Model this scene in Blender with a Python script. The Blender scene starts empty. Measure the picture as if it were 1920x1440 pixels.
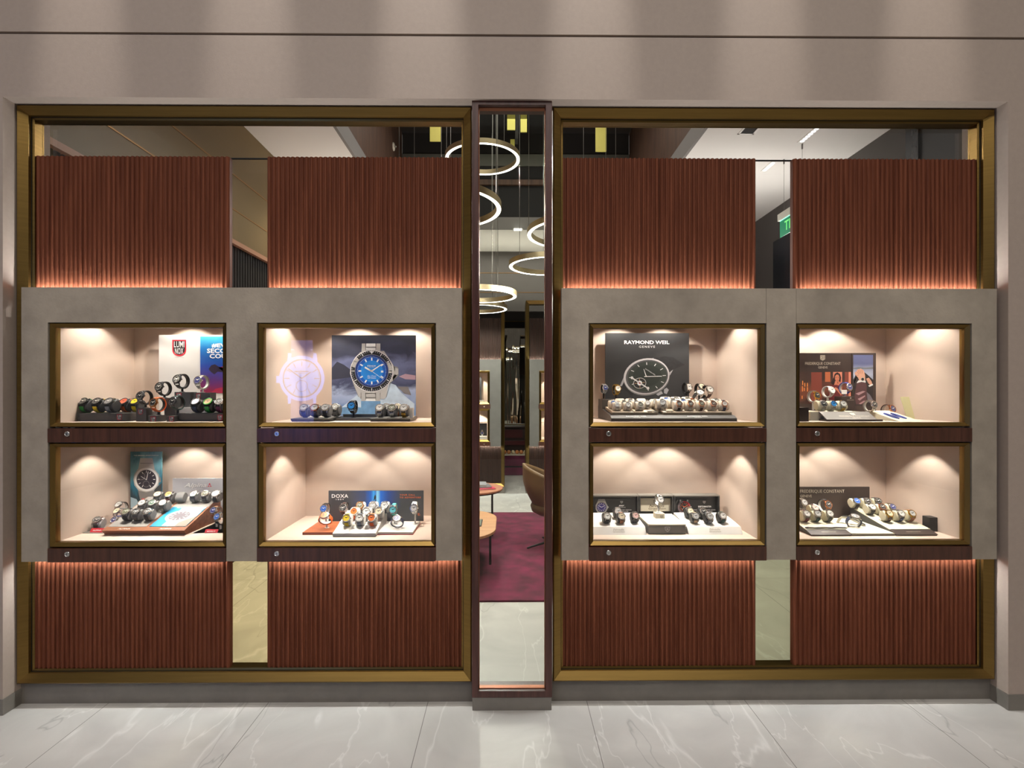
import bpy, bmesh, math, random
from mathutils import Vector, Matrix
random.seed(7)
scene = bpy.context.scene
C = scene.collection
PI = math.pi

# ------------------------------------------------------------------ camera
EYE, FPX, YAW, HOR = 1.56, 1000.0, 0.0085, 735.0
cam_d = bpy.data.cameras.new('camera')
cam_d.sensor_width = 36.0
cam_d.lens = 36.0 * FPX / 1920.0
cam_d.shift_y = (HOR - 720.0) / 1920.0
cam_d.clip_start = 0.05
cam = bpy.data.objects.new('camera', cam_d)
cam.location = (0, 0, EYE)
cam.rotation_euler = (PI / 2, 0, -YAW)
C.objects.link(cam)
scene.camera = cam

# ------------------------------------------------------------------ view and world
scene.view_settings.view_transform = 'Standard'
scene.view_settings.look = 'None'
scene.view_settings.exposure = 0.0
scene.view_settings.gamma = 1.0
scene.view_settings.use_curve_mapping = False
scene.cycles.use_denoising = True
scene.cycles.max_bounces = 10
scene.cycles.transparent_max_bounces = 24
scene.cycles.sample_clamp_indirect = 6.0
scene.cycles.caustics_reflective = False
scene.cycles.caustics_refractive = False
world = bpy.data.worlds.new('world')
scene.world = world
world.use_nodes = True
world.node_tree.nodes['Background'].inputs['Color'].default_value = (0.95, 0.86, 0.76, 1)
world.node_tree.nodes['Background'].inputs['Strength'].default_value = 0.12


def area_light(name, loc, sx, sy, watts, col, target=None, rot=None, spread=PI):
    l = bpy.data.lights.new(name, 'AREA')
    l.shape = 'RECTANGLE'
    l.size, l.size_y = sx, sy
    l.energy = watts
    l.color = col
    l.spread = spread
    o = bpy.data.objects.new(name, l)
    o.location = loc
    if target is not None:
        o.rotation_euler = (Vector(target) - Vector(loc)).to_track_quat('-Z', 'Y').to_euler()
    elif rot is not None:
        o.rotation_euler = rot
    C.objects.link(o)
    return o


def spot_light(name, loc, target, watts, col, angle, blend, radius=0.01):
    l = bpy.data.lights.new(name, 'SPOT')
    l.energy = watts
    l.color = col
    l.spot_size = math.radians(angle)
    l.spot_blend = blend
    l.shadow_soft_size = radius
    o = bpy.data.objects.new(name, l)
    o.location = loc
    o.rotation_euler = (Vector(target) - Vector(loc)).to_track_quat('-Z', 'Y').to_euler()
    C.objects.link(o)
    return o


WARM = (1.0, 0.83, 0.66)
NEUT = (1.0, 0.945, 0.88)
# mall: added overhead fill spots for ambient light, and the row of downlights washing the fascia
for x in (-3.9, -2.3, -0.85, 0.85, 2.3, 3.9):
    for y in (-0.4, -2.7, -4.2):
        spot_light('mall_fill_spot', (x, y, 6.64), (x, y, 0), 80, NEUT, 150, 0.6, 0.03)
for i, x in enumerate((-2.06, -1.25, -0.42, 0.41, 1.25, 2.05, -2.88, 2.88)):
    spot_light('mall_wall_washer', (x, 2.145, 6.5), (x, 2.594, 3.3), 720 if abs(x) < 2.5 else 360, NEUT, 9.4, 1.0, 0.02)
# shop: added fill lights without fixtures, in the void, at the back and along the aisles
area_light('shop_void_fill', (0.1, 5.6, 5.35), 2.2, 4.0, 70, (1.0, 0.95, 0.88), target=(0.1, 5.6, 0))
area_light('shop_back_fill', (0.2, 9.1, 4.05), 2.5, 0.5, 20, NEUT, target=(0.2, 9.1, 0))
area_light('ceiling_fill', (0.2, 9.0, 3.1), 2.4, 0.06, 14, (1.0, 0.93, 0.82), target=(0.2, 9.0, 4.1))  # uplight added only to brighten the cream back ceiling
area_light('ceiling_fill', (-1.9, 6.2, 3.0), 0.06, 4.0, 22, (1.0, 0.93, 0.84), target=(-1.95, 6.2, 4.1))  # added uplight, lifts the white ceiling over the olive wall
area_light('ceiling_fill', (3.1, 6.2, 3.0), 0.06, 4.0, 40, (1.0, 0.97, 0.92), target=(2.8, 6.2, 4.1))  # added uplight for the white ceiling on the exit sign side
spot_light('aisle_fill_spot', (-1.95, 3.9, 4.08), (-2.0, 3.95, 0), 230, (1.0, 0.86, 0.56), 50, 0.6, 0.02)  # warm spot added to brighten the floor behind the lower pane
spot_light('aisle_fill_spot', (-2.05, 6.2, 4.08), (-2.3, 6.2, 2.6), 70, (1.0, 0.82, 0.50), 100, 0.8, 0.02)  # added warm fill on the olive wall
spot_light('aisle_fill_spot', (2.1, 3.9, 4.08), (2.1, 3.95, 0), 120, (1.0, 0.96, 0.84), 50, 0.6, 0.02)  # added fill for the floor of the other aisle


# ------------------------------------------------------------------ projecting photo measurements onto planes at their true depth
def P(px, py, Y):
    u, v = (px - 960.0) / FPX, (HOR - py) / FPX
    dx = u * math.cos(YAW) + math.sin(YAW)
    dy = math.cos(YAW) - u * math.sin(YAW)
    t = Y / dy
    return Vector((dx * t, Y, EYE + v * t))


def X(px, Y):
    return P(px, HOR, Y).x


def Z(py, Y, px=951):
    return P(px, py, Y).z


# ------------------------------------------------------------------ materials
def S(r, g, b):
    f = lambda c: (c / 255.0 / 12.92) if c / 255.0 <= 0.04045 else ((c / 255.0 + 0.055) / 1.055) ** 2.4
    return (f(r), f(g), f(b), 1.0)


_M = {}


def mat(name, col, rough=0.5, metal=0.0, coat=0.0, spec=0.5, noise=None, bump=None, emit=None, sheen=0.0):
    """noise: (scale xyz, amount) mottles the colour; bump: (scale, strength)"""
    if name in _M:
        return _M[name]
    m = bpy.data.materials.new(name)
    m.use_nodes = True
    nt = m.node_tree
    b = nt.nodes['Principled BSDF']
    b.inputs['Base Color'].default_value = col
    b.inputs['Roughness'].default_value = rough
    b.inputs['Metallic'].default_value = metal
    b.inputs['Coat Weight'].default_value = coat
    b.inputs['Coat Roughness'].default_value = 0.08
    b.inputs['Specular IOR Level'].default_value = spec
    b.inputs['Sheen Weight'].default_value = sheen
    if emit:
        b.inputs['Emission Color'].default_value = emit[0]
        b.inputs['Emission Strength'].default_value = emit[1]
    if noise or bump:
        tc = nt.nodes.new('ShaderNodeTexCoord')
    if noise:
        mp = nt.nodes.new('ShaderNodeMapping')
        mp.inputs['Scale'].default_value = noise[0]
        nt.links.new(tc.outputs['Object'], mp.inputs['Vector'])
        n = nt.nodes.new('ShaderNodeTexNoise')
        n.inputs['Scale'].default_value = 1.0
        n.inputs['Detail'].default_value = 6.0
        n.inputs['Roughness'].default_value = 0.62
        nt.links.new(mp.outputs['Vector'], n.inputs['Vector'])
        r = nt.nodes.new('ShaderNodeValToRGB')
        k = noise[1]
        r.color_ramp.elements[0].position = 0.3
        r.color_ramp.elements[1].position = 0.7
        r.color_ramp.elements[0].color = tuple(c * (1 - k) for c in col[:3]) + (1,)
        r.color_ramp.elements[1].color = tuple(min(1, c * (1 + k)) for c in col[:3]) + (1,)
        nt.links.new(n.outputs['Fac'], r.inputs['Fac'])
        nt.links.new(r.outputs['Color'], b.inputs['Base Color'])
    if bump:
        n2 = nt.nodes.new('ShaderNodeTexNoise')
        n2.inputs['Scale'].default_value = bump[0]
        n2.inputs['Detail'].default_value = 4.0
        nt.links.new(tc.outputs['Object'], n2.inputs['Vector'])
        bn = nt.nodes.new('ShaderNodeBump')
        bn.inputs['Strength'].default_value = bump[1]
        bn.inputs['Distance'].default_value = 0.01
        nt.links.new(n2.outputs['Fac'], bn.inputs['Height'])
        nt.links.new(bn.outputs['Normal'], b.inputs['Normal'])
    _M[name] = m
    return m


def glass_mat(name, tint=(1, 1, 1), ior=1.36):
    m = bpy.data.materials.new(name)
    m.use_nodes = True
    nt = m.node_tree
    nt.nodes.clear()
    out = nt.nodes.new('ShaderNodeOutputMaterial')
    mix = nt.nodes.new('ShaderNodeMixShader')
    tr = nt.nodes.new('ShaderNodeBsdfTransparent')
    tr.inputs['Color'].default_value = tuple(tint) + (1,)
    gl = nt.nodes.new('ShaderNodeBsdfGlossy')
    gl.inputs['Roughness'].default_value = 0.0
    fr = nt.nodes.new('ShaderNodeFresnel')
    fr.inputs['IOR'].default_value = ior
    nt.links.new(fr.outputs['Fac'], mix.inputs['Fac'])
    nt.links.new(tr.outputs['BSDF'], mix.inputs[1])
    nt.links.new(gl.outputs['BSDF'], mix.inputs[2])
    nt.links.new(mix.outputs['Shader'], out.inputs['Surface'])
    return m


def emit_mat(name, col, strength):
    m = bpy.data.materials.new(name)
    m.use_nodes = True
    nt = m.node_tree
    nt.nodes.clear()
    out = nt.nodes.new('ShaderNodeOutputMaterial')
    e = nt.nodes.new('ShaderNodeEmission')
    e.inputs['Color'].default_value = tuple(col[:3]) + (1,)
    e.inputs['Strength'].default_value = strength
    nt.links.new(e.outputs['Emission'], out.inputs['Surface'])
    return m


def wood_mat(name, c0, c1, rough, sx, sz, coat=0.0, axis='z'):
    """stretched noise grain running along one axis"""
    m = bpy.data.materials.new(name)
    m.use_nodes = True
    nt = m.node_tree
    b = nt.nodes['Principled BSDF']
    b.inputs['Roughness'].default_value = rough
    b.inputs['Coat Weight'].default_value = coat
    b.inputs['Coat Roughness'].default_value = 0.15
    tc = nt.nodes.new('ShaderNodeTexCoord')
    mp = nt.nodes.new('ShaderNodeMapping')
    mp.inputs['Scale'].default_value = {'z': (sx, sx, sz), 'x': (sz, sx, sx), 'y': (sx, sz, sx)}[axis]
    nt.links.new(tc.outputs['Object'], mp.inputs['Vector'])
    n = nt.nodes.new('ShaderNodeTexNoise')
    n.inputs['Scale'].default_value = 1.0
    n.inputs['Detail'].default_value = 8.0
    n.inputs['Roughness'].default_value = 0.65
    n.inputs['Distortion'].default_value = 0.4
    nt.links.new(mp.outputs['Vector'], n.inputs['Vector'])
    r = nt.nodes.new('ShaderNodeValToRGB')
    r.color_ramp.elements[0].position = 0.32
    r.color_ramp.elements[1].position = 0.70
    r.color_ramp.elements[0].color = c0
    r.color_ramp.elements[1].color = c1
    nt.links.new(n.outputs['Fac'], r.inputs['Fac'])
    nt.links.new(r.outputs['Color'], b.inputs['Base Color'])
    return m


def marble_floor_mat():
    m = bpy.data.materials.new('marble_tile')
    m.use_nodes = True
    nt = m.node_tree
    N, L = nt.nodes.new, nt.links.new
    b = nt.nodes['Principled BSDF']
    b.inputs['Roughness'].default_value = 0.42
    b.inputs['Specular IOR Level'].default_value = 0.3
    tc = N('ShaderNodeTexCoord')

    def vein(scale, rot, width, dist, seed):
        mp = N('ShaderNodeMapping')
        mp.inputs['Rotation'].default_value = (0, 0, rot)
        mp.inputs['Scale'].default_value = (scale, scale * 0.28, 1)
        mp.inputs['Location'].default_value = (seed, seed * 1.7, 0)
        L(tc.outputs['Object'], mp.inputs['Vector'])
        n = N('ShaderNodeTexNoise')
        n.inputs['Scale'].default_value = 1.0
        n.inputs['Detail'].default_value = 5.0
        n.inputs['Roughness'].default_value = 0.52
        n.inputs['Distortion'].default_value = dist
        L(mp.outputs['Vector'], n.inputs['Vector'])
        s = N('ShaderNodeMath')
        s.operation = 'SUBTRACT'
        s.inputs[1].default_value = 0.5
        L(n.outputs['Fac'], s.inputs[0])
        a = N('ShaderNodeMath')
        a.operation = 'ABSOLUTE'
        L(s.outputs[0], a.inputs[0])
        mr = N('ShaderNodeMapRange')
        mr.inputs['From Min'].default_value = 0.0
        mr.inputs['From Max'].default_value = width
        mr.inputs['To Min'].default_value = 1.0
        mr.inputs['To Max'].default_value = 0.0
        L(a.outputs[0], mr.inputs['Value'])
        p = N('ShaderNodeMath')
        p.operation = 'POWER'
        p.inputs[1].default_value = 2.0
        L(mr.outputs[0], p.inputs[0])
        return p.outputs[0]

    base = N('ShaderNodeTexNoise')
    base.inputs['Scale'].default_value = 2.2
    base.inputs['Detail'].default_value = 8.0
    base.inputs['Distortion'].default_value = 1.2
    L(tc.outputs['Object'], base.inputs['Vector'])
    br = N('ShaderNodeValToRGB')
    br.color_ramp.elements[0].position = 0.3
    br.color_ramp.elements[1].position = 0.72
    br.color_ramp.elements[0].color = S(178, 174, 169)
    br.color_ramp.elements[1].color = S(200, 196, 190)
    L(base.outputs['Fac'], br.inputs['Fac'])

    def mixc(a, fac, col, k):
        mu = N('ShaderNodeMath')
        mu.operation = 'MULTIPLY'
        mu.inputs[1].default_value = k
        L(fac, mu.inputs[0])
        mx = N('ShaderNodeMixRGB')
        L(mu.outputs[0], mx.inputs['Fac'])
        L(a, mx.inputs['Color1'])
        mx.inputs['Color2'].default_value = col
        return mx.outputs['Color']

    col = br.outputs['Color']
    col = mixc(col, vein(1.0, 0.9, 0.009, 0.22, 3.1), S(230, 227, 222), 0.42)
    col = mixc(col, vein(2.4, 0.65, 0.008, 0.3, 11.0), S(230, 227, 222), 0.42)
    col = mixc(col, vein(1.3, -0.6, 0.005, 0.3, 7.3), S(120, 116, 112), 0.45)
    # tile joints: 0.8 m in x, 1.6 m in y
    sep = N('ShaderNodeSeparateXYZ')
    L(tc.outputs['Object'], sep.inputs[0])

    def joint(out, period, off, w):
        a = N('ShaderNodeMath')
        a.operation = 'ADD'
        a.inputs[1].default_value = off
        L(out, a.inputs[0])
        f = N('ShaderNodeMath')
        f.operation = 'PINGPONG'
        f.inputs[1].default_value = period / 2
        L(a.outputs[0], f.inputs[0])
        c = N('ShaderNodeMath')
        c.operation = 'LESS_THAN'
        c.inputs[1].default_value = w
        L(f.outputs[0], c.inputs[0])
        return c.outputs[0]

    jx = joint(sep.outputs['X'], 0.8, 0.4 + 80.0, 0.0016)
    jy = joint(sep.outputs['Y'], 1.6, 0.75 + 80.0, 0.0016)
    mx = N('ShaderNodeMath')
    mx.operation = 'MAXIMUM'
    L(jx, mx.inputs[0])
    L(jy, mx.inputs[1])
    col = mixc(col, mx.outputs[0], S(96, 90, 84), 0.85)
    L(col, b.inputs['Base Color'])
    return m


def mirror_mat(name, bump=0.0):
    m = bpy.data.materials.new(name)
    m.use_nodes = True
    nt = m.node_tree
    b = nt.nodes['Principled BSDF']
    b.inputs['Metallic'].default_value = 1.0
    b.inputs['Roughness'].default_value = 0.02
    b.inputs['Base Color'].default_value = (0.72, 0.70, 0.66, 1)
    if bump:
        tc = nt.nodes.new('ShaderNodeTexCoord')
        mp = nt.nodes.new('ShaderNodeMapping')
        mp.inputs['Scale'].default_value = (9, 9, 0.7)
        nt.links.new(tc.outputs['Object'], mp.inputs['Vector'])
        n = nt.nodes.new('ShaderNodeTexNoise')
        n.inputs['Detail'].default_value = 1.0
        n.inputs['Scale'].default_value = 1.0
        nt.links.new(mp.outputs['Vector'], n.inputs['Vector'])
        bn = nt.nodes.new('ShaderNodeBump')
        bn.inputs['Strength'].default_value = bump
        bn.inputs['Distance'].default_value = 0.02
        nt.links.new(n.outputs['Fac'], bn.inputs['Height'])
        nt.links.new(bn.outputs['Normal'], b.inputs['Normal'])
    return m


def ramp_mat(name, stops, axis, scale=1.0, off=0.0, noise=0.0, nscale=(6, 6, 6), rough=0.45, cloud=None):
    """a printed picture: colour bands along one object axis, broken up by noise. axis value*scale+off -> 0..1"""
    m = bpy.data.materials.new(name)
    m.use_nodes = True
    nt = m.node_tree
    N, L = nt.nodes.new, nt.links.new
    b = nt.nodes['Principled BSDF']
    b.inputs['Roughness'].default_value = rough
    tc = N('ShaderNodeTexCoord')
    sep = N('ShaderNodeSeparateXYZ')
    L(tc.outputs['Object'], sep.inputs[0])
    ma = N('ShaderNodeMath')
    ma.operation = 'MULTIPLY_ADD'
    ma.inputs[1].default_value = scale
    ma.inputs[2].default_value = off
    L(sep.outputs[axis], ma.inputs[0])
    val = ma.outputs[0]
    mp = N('ShaderNodeMapping')
    mp.inputs['Scale'].default_value = nscale
    L(tc.outputs['Object'], mp.inputs['Vector'])
    n = N('ShaderNodeTexNoise')
    n.inputs['Scale'].default_value = 1.0
    n.inputs['Detail'].default_value = 7.0
    n.inputs['Roughness'].default_value = 0.6
    n.inputs['Distortion'].default_value = 0.8
    L(mp.outputs['Vector'], n.inputs['Vector'])
    if noise:
        s = N('ShaderNodeMath')
        s.operation = 'SUBTRACT'
        s.inputs[1].default_value = 0.5
        L(n.outputs['Fac'], s.inputs[0])
        k = N('ShaderNodeMath')
        k.operation = 'MULTIPLY_ADD'
        k.inputs[1].default_value = noise
        L(s.outputs[0], k.inputs[0])
        L(val, k.inputs[2])
        val = k.outputs[0]
    r = N('ShaderNodeValToRGB')
    while len(r.color_ramp.elements) < len(stops):
        r.color_ramp.elements.new(0.5)
    for e, (p, c) in zip(r.color_ramp.elements, stops):
        e.position = p
        e.color = c
    L(val, r.inputs['Fac'])
    L(r.outputs['Color'], b.inputs['Base Color'])
    return m


# ------------------------------------------------------------------ tags
def tag(o, label=None, cat=None, group=None, kind=None):
    if label:
        o['label'] = label
    if cat:
        o['category'] = cat
    if group:
        o['group'] = group
    if kind:
        o['kind'] = kind
    return o


def empty(name, loc, label=None, cat=None, group=None, kind=None):
    o = bpy.data.objects.new(name, None)
    o.empty_display_size = 0.02
    o.location = loc
    C.objects.link(o)
    return tag(o, label, cat, group, kind)


# ------------------------------------------------------------------ mesh builder (world coordinates in, one object out)
class MB:
    def __init__(self):
        self.v, self.f = [], []

    def add(self, vs, fs):
        n = len(self.v)
        self.v += [Vector(a) for a in vs]
        self.f += [[i + n for i in q] for q in fs]
        return self

    def box(self, x0, x1, y0, y1, z0, z1):
        x0, x1 = sorted((x0, x1)); y0, y1 = sorted((y0, y1)); z0, z1 = sorted((z0, z1))
        v = [(x0, y0, z0), (x1, y0, z0), (x1, y1, z0), (x0, y1, z0), (x0, y0, z1), (x1, y0, z1), (x1, y1, z1), (x0, y1, z1)]
        return self.add(v, [(3, 2, 1, 0), (4, 5, 6, 7), (0, 1, 5, 4), (1, 2, 6, 5), (2, 3, 7, 6), (3, 0, 4, 7)])

    def poly(self, pts):
        return self.add(pts, [tuple(range(len(pts)))])

    def prism(self, pts, vec):
        """pts: outline; extruded by vec; normals fixed on build"""
        n = len(pts)
        vec = Vector(vec)
        v = [Vector(p) for p in pts] + [Vector(p) + vec for p in pts]
        f = [tuple(range(n))[::-1], tuple(range(n, 2 * n))] + [(i, (i + 1) % n, n + (i + 1) % n, n + i) for i in range(n)]
        return self.add(v, f)

    def lathe(self, prof, n=24, M=None, close=False):
        """prof: (r, z) list"""
        v, f = [], []
        for r, z in prof:
            for i in range(n):
                a = 2 * PI * i / n
                p = Vector((r * math.cos(a), r * math.sin(a), z))
                v.append(M @ p if M else p)
        k = len(prof)
        for j in range(k if close else k - 1):
            for i in range(n):
                a, b_ = j * n + i, j * n + (i + 1) % n
                c, d = ((j + 1) % k) * n + (i + 1) % n, ((j + 1) % k) * n + i
                f.append((a, b_, c, d))
        if not close:
            if prof[0][0] > 1e-6:
                f.append(tuple(range(n))[::-1])
            if prof[-1][0] > 1e-6:
                f.append(tuple(range((k - 1) * n, k * n)))
        return self.add(v, f)

    def cyl(self, p0, p1, r, n=12, r1=None):
        p0, p1 = Vector(p0), Vector(p1)
        d = p1 - p0
        M = Matrix.Translation(p0) @ d.to_track_quat('Z', 'Y').to_matrix().to_4x4()
        return self.lathe([(r, 0), (r if r1 is None else r1, d.length)], n, M)

    def tube(self, pts, r, n=8):
        for a, b in zip(pts, pts[1:]):
            self.cyl(a, b, r, n)
        return self

    def frame(self, x0, x1, z0, z1, prof):
        """mitred rectangular moulding facing -Y. prof: (inset, Y) points, outside to inside"""
        rings = []
        for d, y in prof:
            rings.append([(x0 + d, y, z0 + d), (x1 - d, y, z0 + d), (x1 - d, y, z1 - d), (x0 + d, y, z1 - d)])
        v = [p for r in rings for p in r]
        f = []
        for j in range(len(rings) - 1):
            for i in range(4):
                f.append((j * 4 + i, j * 4 + (i + 1) % 4, (j + 1) * 4 + (i + 1) % 4, (j + 1) * 4 + i))
        return self.add(v, f)

    def build(self, name, m, parent=None, smooth=False, bevel=0.0, fix=True, local=False, seg=2):
        me = bpy.data.meshes.new(name)
        off = Vector((0, 0, 0))
        if parent is not None and not local:
            off = Vector(parent.location)
            if parent.parent is not None:
                off = off + Vector(parent.parent.location)
        elif parent is None and not local:
            xs = [p.x for p in self.v]; ys = [p.y for p in self.v]; zs = [p.z for p in self.v]
            off = Vector(((min(xs) + max(xs)) / 2, (min(ys) + max(ys)) / 2, min(zs)))
        me.from_pydata([tuple(p - off) for p in self.v], [], self.f)
        if fix:
            bm = bmesh.new()
            bm.from_mesh(me)
            bmesh.ops.remove_doubles(bm, verts=bm.verts, dist=1e-6)
            bmesh.ops.recalc_face_normals(bm, faces=bm.faces)
            bm.to_mesh(me)
            bm.free()
        if smooth:
            me.polygons.foreach_set('use_smooth', [True] * len(me.polygons))
            me.update()
        me.materials.append(m)
        o = bpy.data.objects.new(name, me)
        if parent is None:
            o.location = off
        else:
            o.parent = parent
        C.objects.link(o)
        if bevel:
            bv = o.modifiers.new('bevel', 'BEVEL')
            bv.width = bevel
            bv.segments = seg
            bv.limit_method = 'ANGLE'
        return o


def obj_box(name, m, x0, x1, y0, y1, z0, z1, parent=None, bevel=0.0):
    return MB().box(x0, x1, y0, y1, z0, z1).build(name, m, parent, bevel=bevel)


def struct(o):
    o['kind'] = 'structure'
    return o


# ------------------------------------------------------------------ lettering
_dg = None


def text(body, c, U, V, w, h, m, parent, bold=0.0, shear=0.0, space=1.0, lift=0.0006, name='lettering'):
    """lettering fitted to a w x h rectangle centred on c in the plane of U, V"""
    cu = bpy.data.curves.new('lettering', 'FONT')
    cu.body = body
    cu.size = 1.0
    cu.offset = bold
    cu.shear = shear
    cu.space_character = space
    cu.resolution_u = 2
    t = bpy.data.objects.new('lettering', cu)
    C.objects.link(t)
    dg = bpy.context.evaluated_depsgraph_get()
    me = bpy.data.meshes.new_from_object(t.evaluated_get(dg))
    bpy.data.objects.remove(t)
    bpy.data.curves.remove(cu)
    xs = [v.co.x for v in me.vertices]; ys = [v.co.y for v in me.vertices]
    x0, x1, y0, y1 = min(xs), max(xs), min(ys), max(ys)
    U, V, c = Vector(U), Vector(V), Vector(c)
    N = U.cross(V)
    off = Vector((0, 0, 0))
    if parent is not None:
        off = Vector(parent.location)
        if parent.parent is not None:
            off = off + Vector(parent.parent.location)
    for v in me.vertices:
        a = ((v.co.x - x0) / (x1 - x0) - 0.5) * w
        b = ((v.co.y - y0) / (y1 - y0) - 0.5) * h
        v.co = c + U * a + V * b + N * lift - off
    me.name = name
    me.materials.clear()
    me.materials.append(m)
    o = bpy.data.objects.new(name, me)
    if parent is not None:
        o.parent = parent
    C.objects.link(o)
    return o


def text_px(body, x0, x1, y0, y1, Y, m, parent, **k):
    a, b = P(x0, y1, Y), P(x1, y0, Y)
    return text(body, (a + b) / 2, (1, 0, 0), (0, 0, 1), b.x - a.x, b.z - a.z, m, parent, **k)


class Print:
    """flat printed artwork on an upright panel: polygons given in photo pixels at depth Y, layered in front of the panel"""

    def __init__(self, Y, parent):
        self.Y, self.p, self.n, self.g = Y, parent, 1, {}

    def add(self, name, m, pts):
        k = (name, m.name)
        if k not in self.g:
            self.g[k] = (MB(), m)
        y = self.Y - 0.00035 * self.n
        self.g[k][0].poly([P(a, b, y) for a, b in pts])
        return self

    def up(self):
        self.n += 1
        return self

    def ell(self, name, m, cx, cy, rx, ry=None, n=36, rot=0.0):
        ry = rx if ry is None else ry
        c, s = math.cos(rot), math.sin(rot)
        pts = []
        for i in range(n):
            a = 2 * PI * i / n
            x, y = rx * math.cos(a), ry * math.sin(a)
            pts.append((cx + x * c - y * s, cy + x * s + y * c))
        return self.add(name, m, pts)

    def bar(self, name, m, x0, y0, x1, y1, w, w1=None):
        w1 = w if w1 is None else w1
        d = math.hypot(x1 - x0, y1 - y0)
        nx, ny = -(y1 - y0) / d, (x1 - x0) / d
        return self.add(name, m, [(x0 + nx * w / 2, y0 + ny * w / 2), (x1 + nx * w1 / 2, y1 + ny * w1 / 2), (x1 - nx * w1 / 2, y1 - ny * w1 / 2), (x0 - nx * w / 2, y0 - ny * w / 2)])

    def ticks(self, name, m, cx, cy, r0, r1, w, n=12, sy=1.0, skip=(), rot=0.0, start=0.0):
        c, s = math.cos(rot), math.sin(rot)

        def T(x, y):
            y *= sy
            return cx + x * c - y * s, cy + x * s + y * c

        for i in range(n):
            if i in skip:
                continue
            a = 2 * PI * i / n - PI / 2 + start
            ca, sa = math.cos(a), math.sin(a)
            q = [(r0 * ca - sa * w / 2, r0 * sa + ca * w / 2), (r1 * ca - sa * w / 2, r1 * sa + ca * w / 2), (r1 * ca + sa * w / 2, r1 * sa - ca * w / 2), (r0 * ca + sa * w / 2, r0 * sa - ca * w / 2)]
            self.add(name, m, [T(*p) for p in q])
        return self

    def done(self):
        for (name, _), (mb, m) in self.g.items():
            mb.build(name, m, self.p, fix=False)

# ------------------------------------------------------------------ palette of the place
M_STONE = mat('grey_stone', S(158, 147, 132), 0.72, noise=((7, 7, 7), 0.16), bump=(90, 0.06))
M_PLINTH = mat('plinth_stone', S(118, 112, 104), 0.6, noise=((9, 9, 9), 0.12))
M_PLASTER = mat('taupe_wall', S(172, 156, 144), 0.62, noise=((40, 40, 40), 0.035), bump=(160, 0.03))
M_DARK = mat('shadow_gap_black', S(18, 16, 14), 0.7)
M_BRASS = mat('brushed_brass', S(134, 108, 60), 0.36, metal=1.0, noise=((3, 3, 90), 0.10))
M_BRASSD = mat('brushed_brass_profile', S(136, 110, 62), 0.36, metal=1.0, noise=((4, 4, 4), 0.08))
M_FLUTE = wood_mat('fluted_walnut', S(88, 44, 27), S(124, 70, 47), 0.62, 70, 2.5)
M_FLUTE.node_tree.nodes['Principled BSDF'].inputs['Specular IOR Level'].default_value = 0.18
M_DOOR = wood_mat('dark_walnut', S(60, 35, 25), S(92, 56, 42), 0.30, 60, 4, coat=0.25)
M_PILLAR = wood_mat('wenge_frame', S(62, 36, 32), S(92, 56, 50), 0.36, 50, 3)
M_FLOOR = marble_floor_mat()
M_LINING = mat('peach_suede', S(214, 195, 180), 0.8, noise=((5, 5, 5), 0.05), bump=(30, 0.03))
M_GLASS = glass_mat('clear_glass')
M_BRONZE = glass_mat('bronze_tinted_glass', (0.94, 0.90, 0.72))
M_SMOKE = glass_mat('smoke_tinted_glass', (0.80, 0.82, 0.70))
M_STEEL = mat('polished_steel', S(214, 214, 212), 0.22, metal=1.0)

# ------------------------------------------------------------------ setting: mall side
YP, YB, YF, YG = 2.594, 2.62, 2.66, 2.742
XL, XR = -2.435, 2.455
ZTOP = 2.985
struct(obj_box('floor', M_FLOOR, -7, 7, -7.2, 11.2, -0.05, 0.0))
b = MB(); b.box(-6, XL, YP, 2.86, 0, ZTOP); struct(b.build('wall_left', M_PLASTER))
b = MB(); b.box(XR, 6, YP, 2.86, 0, ZTOP); struct(b.build('wall_right', M_PLASTER))
b = MB(); b.box(-6, 6, YP, 2.70, ZTOP, 3.288); struct(b.build('wall_front_lower', M_PLASTER))
b = MB(); b.box(-6, 6, YP, 2.70, 3.300, 6.7); struct(b.build('wall_front_upper', M_PLASTER))
b = MB(); b.box(-6, 6, YP + 0.015, 2.70, 3.288, 3.300); struct(b.build('trim_1', mat('shadow_joint', S(60, 48, 40), 0.6)))
M_SKIRT = mat('grey_skirting', S(122, 116, 108), 0.5, noise=((12, 12, 12), 0.1))
b = MB(); b.box(-6, XL + 0.004, YP - 0.004, 2.70, 0, 0.078); struct(b.build('baseboard_left', M_SKIRT, bevel=0.0015))
b = MB(); b.box(XR - 0.004, 6, YP - 0.004, 2.70, 0, 0.078); struct(b.build('baseboard_right', M_SKIRT, bevel=0.0015))
# the mall behind the photographer, only met in reflections
M_MALL = mat('mall_wall', S(52, 48, 44), 0.8)
struct(obj_box('wall_back', M_MALL, -7, 7, -7.2, -7.1, 0, 6.7))
struct(obj_box('ceiling', mat('mall_ceiling', S(150, 142, 132), 0.8), -7, 7, -7.2, YP, 6.7, 6.76))

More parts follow.
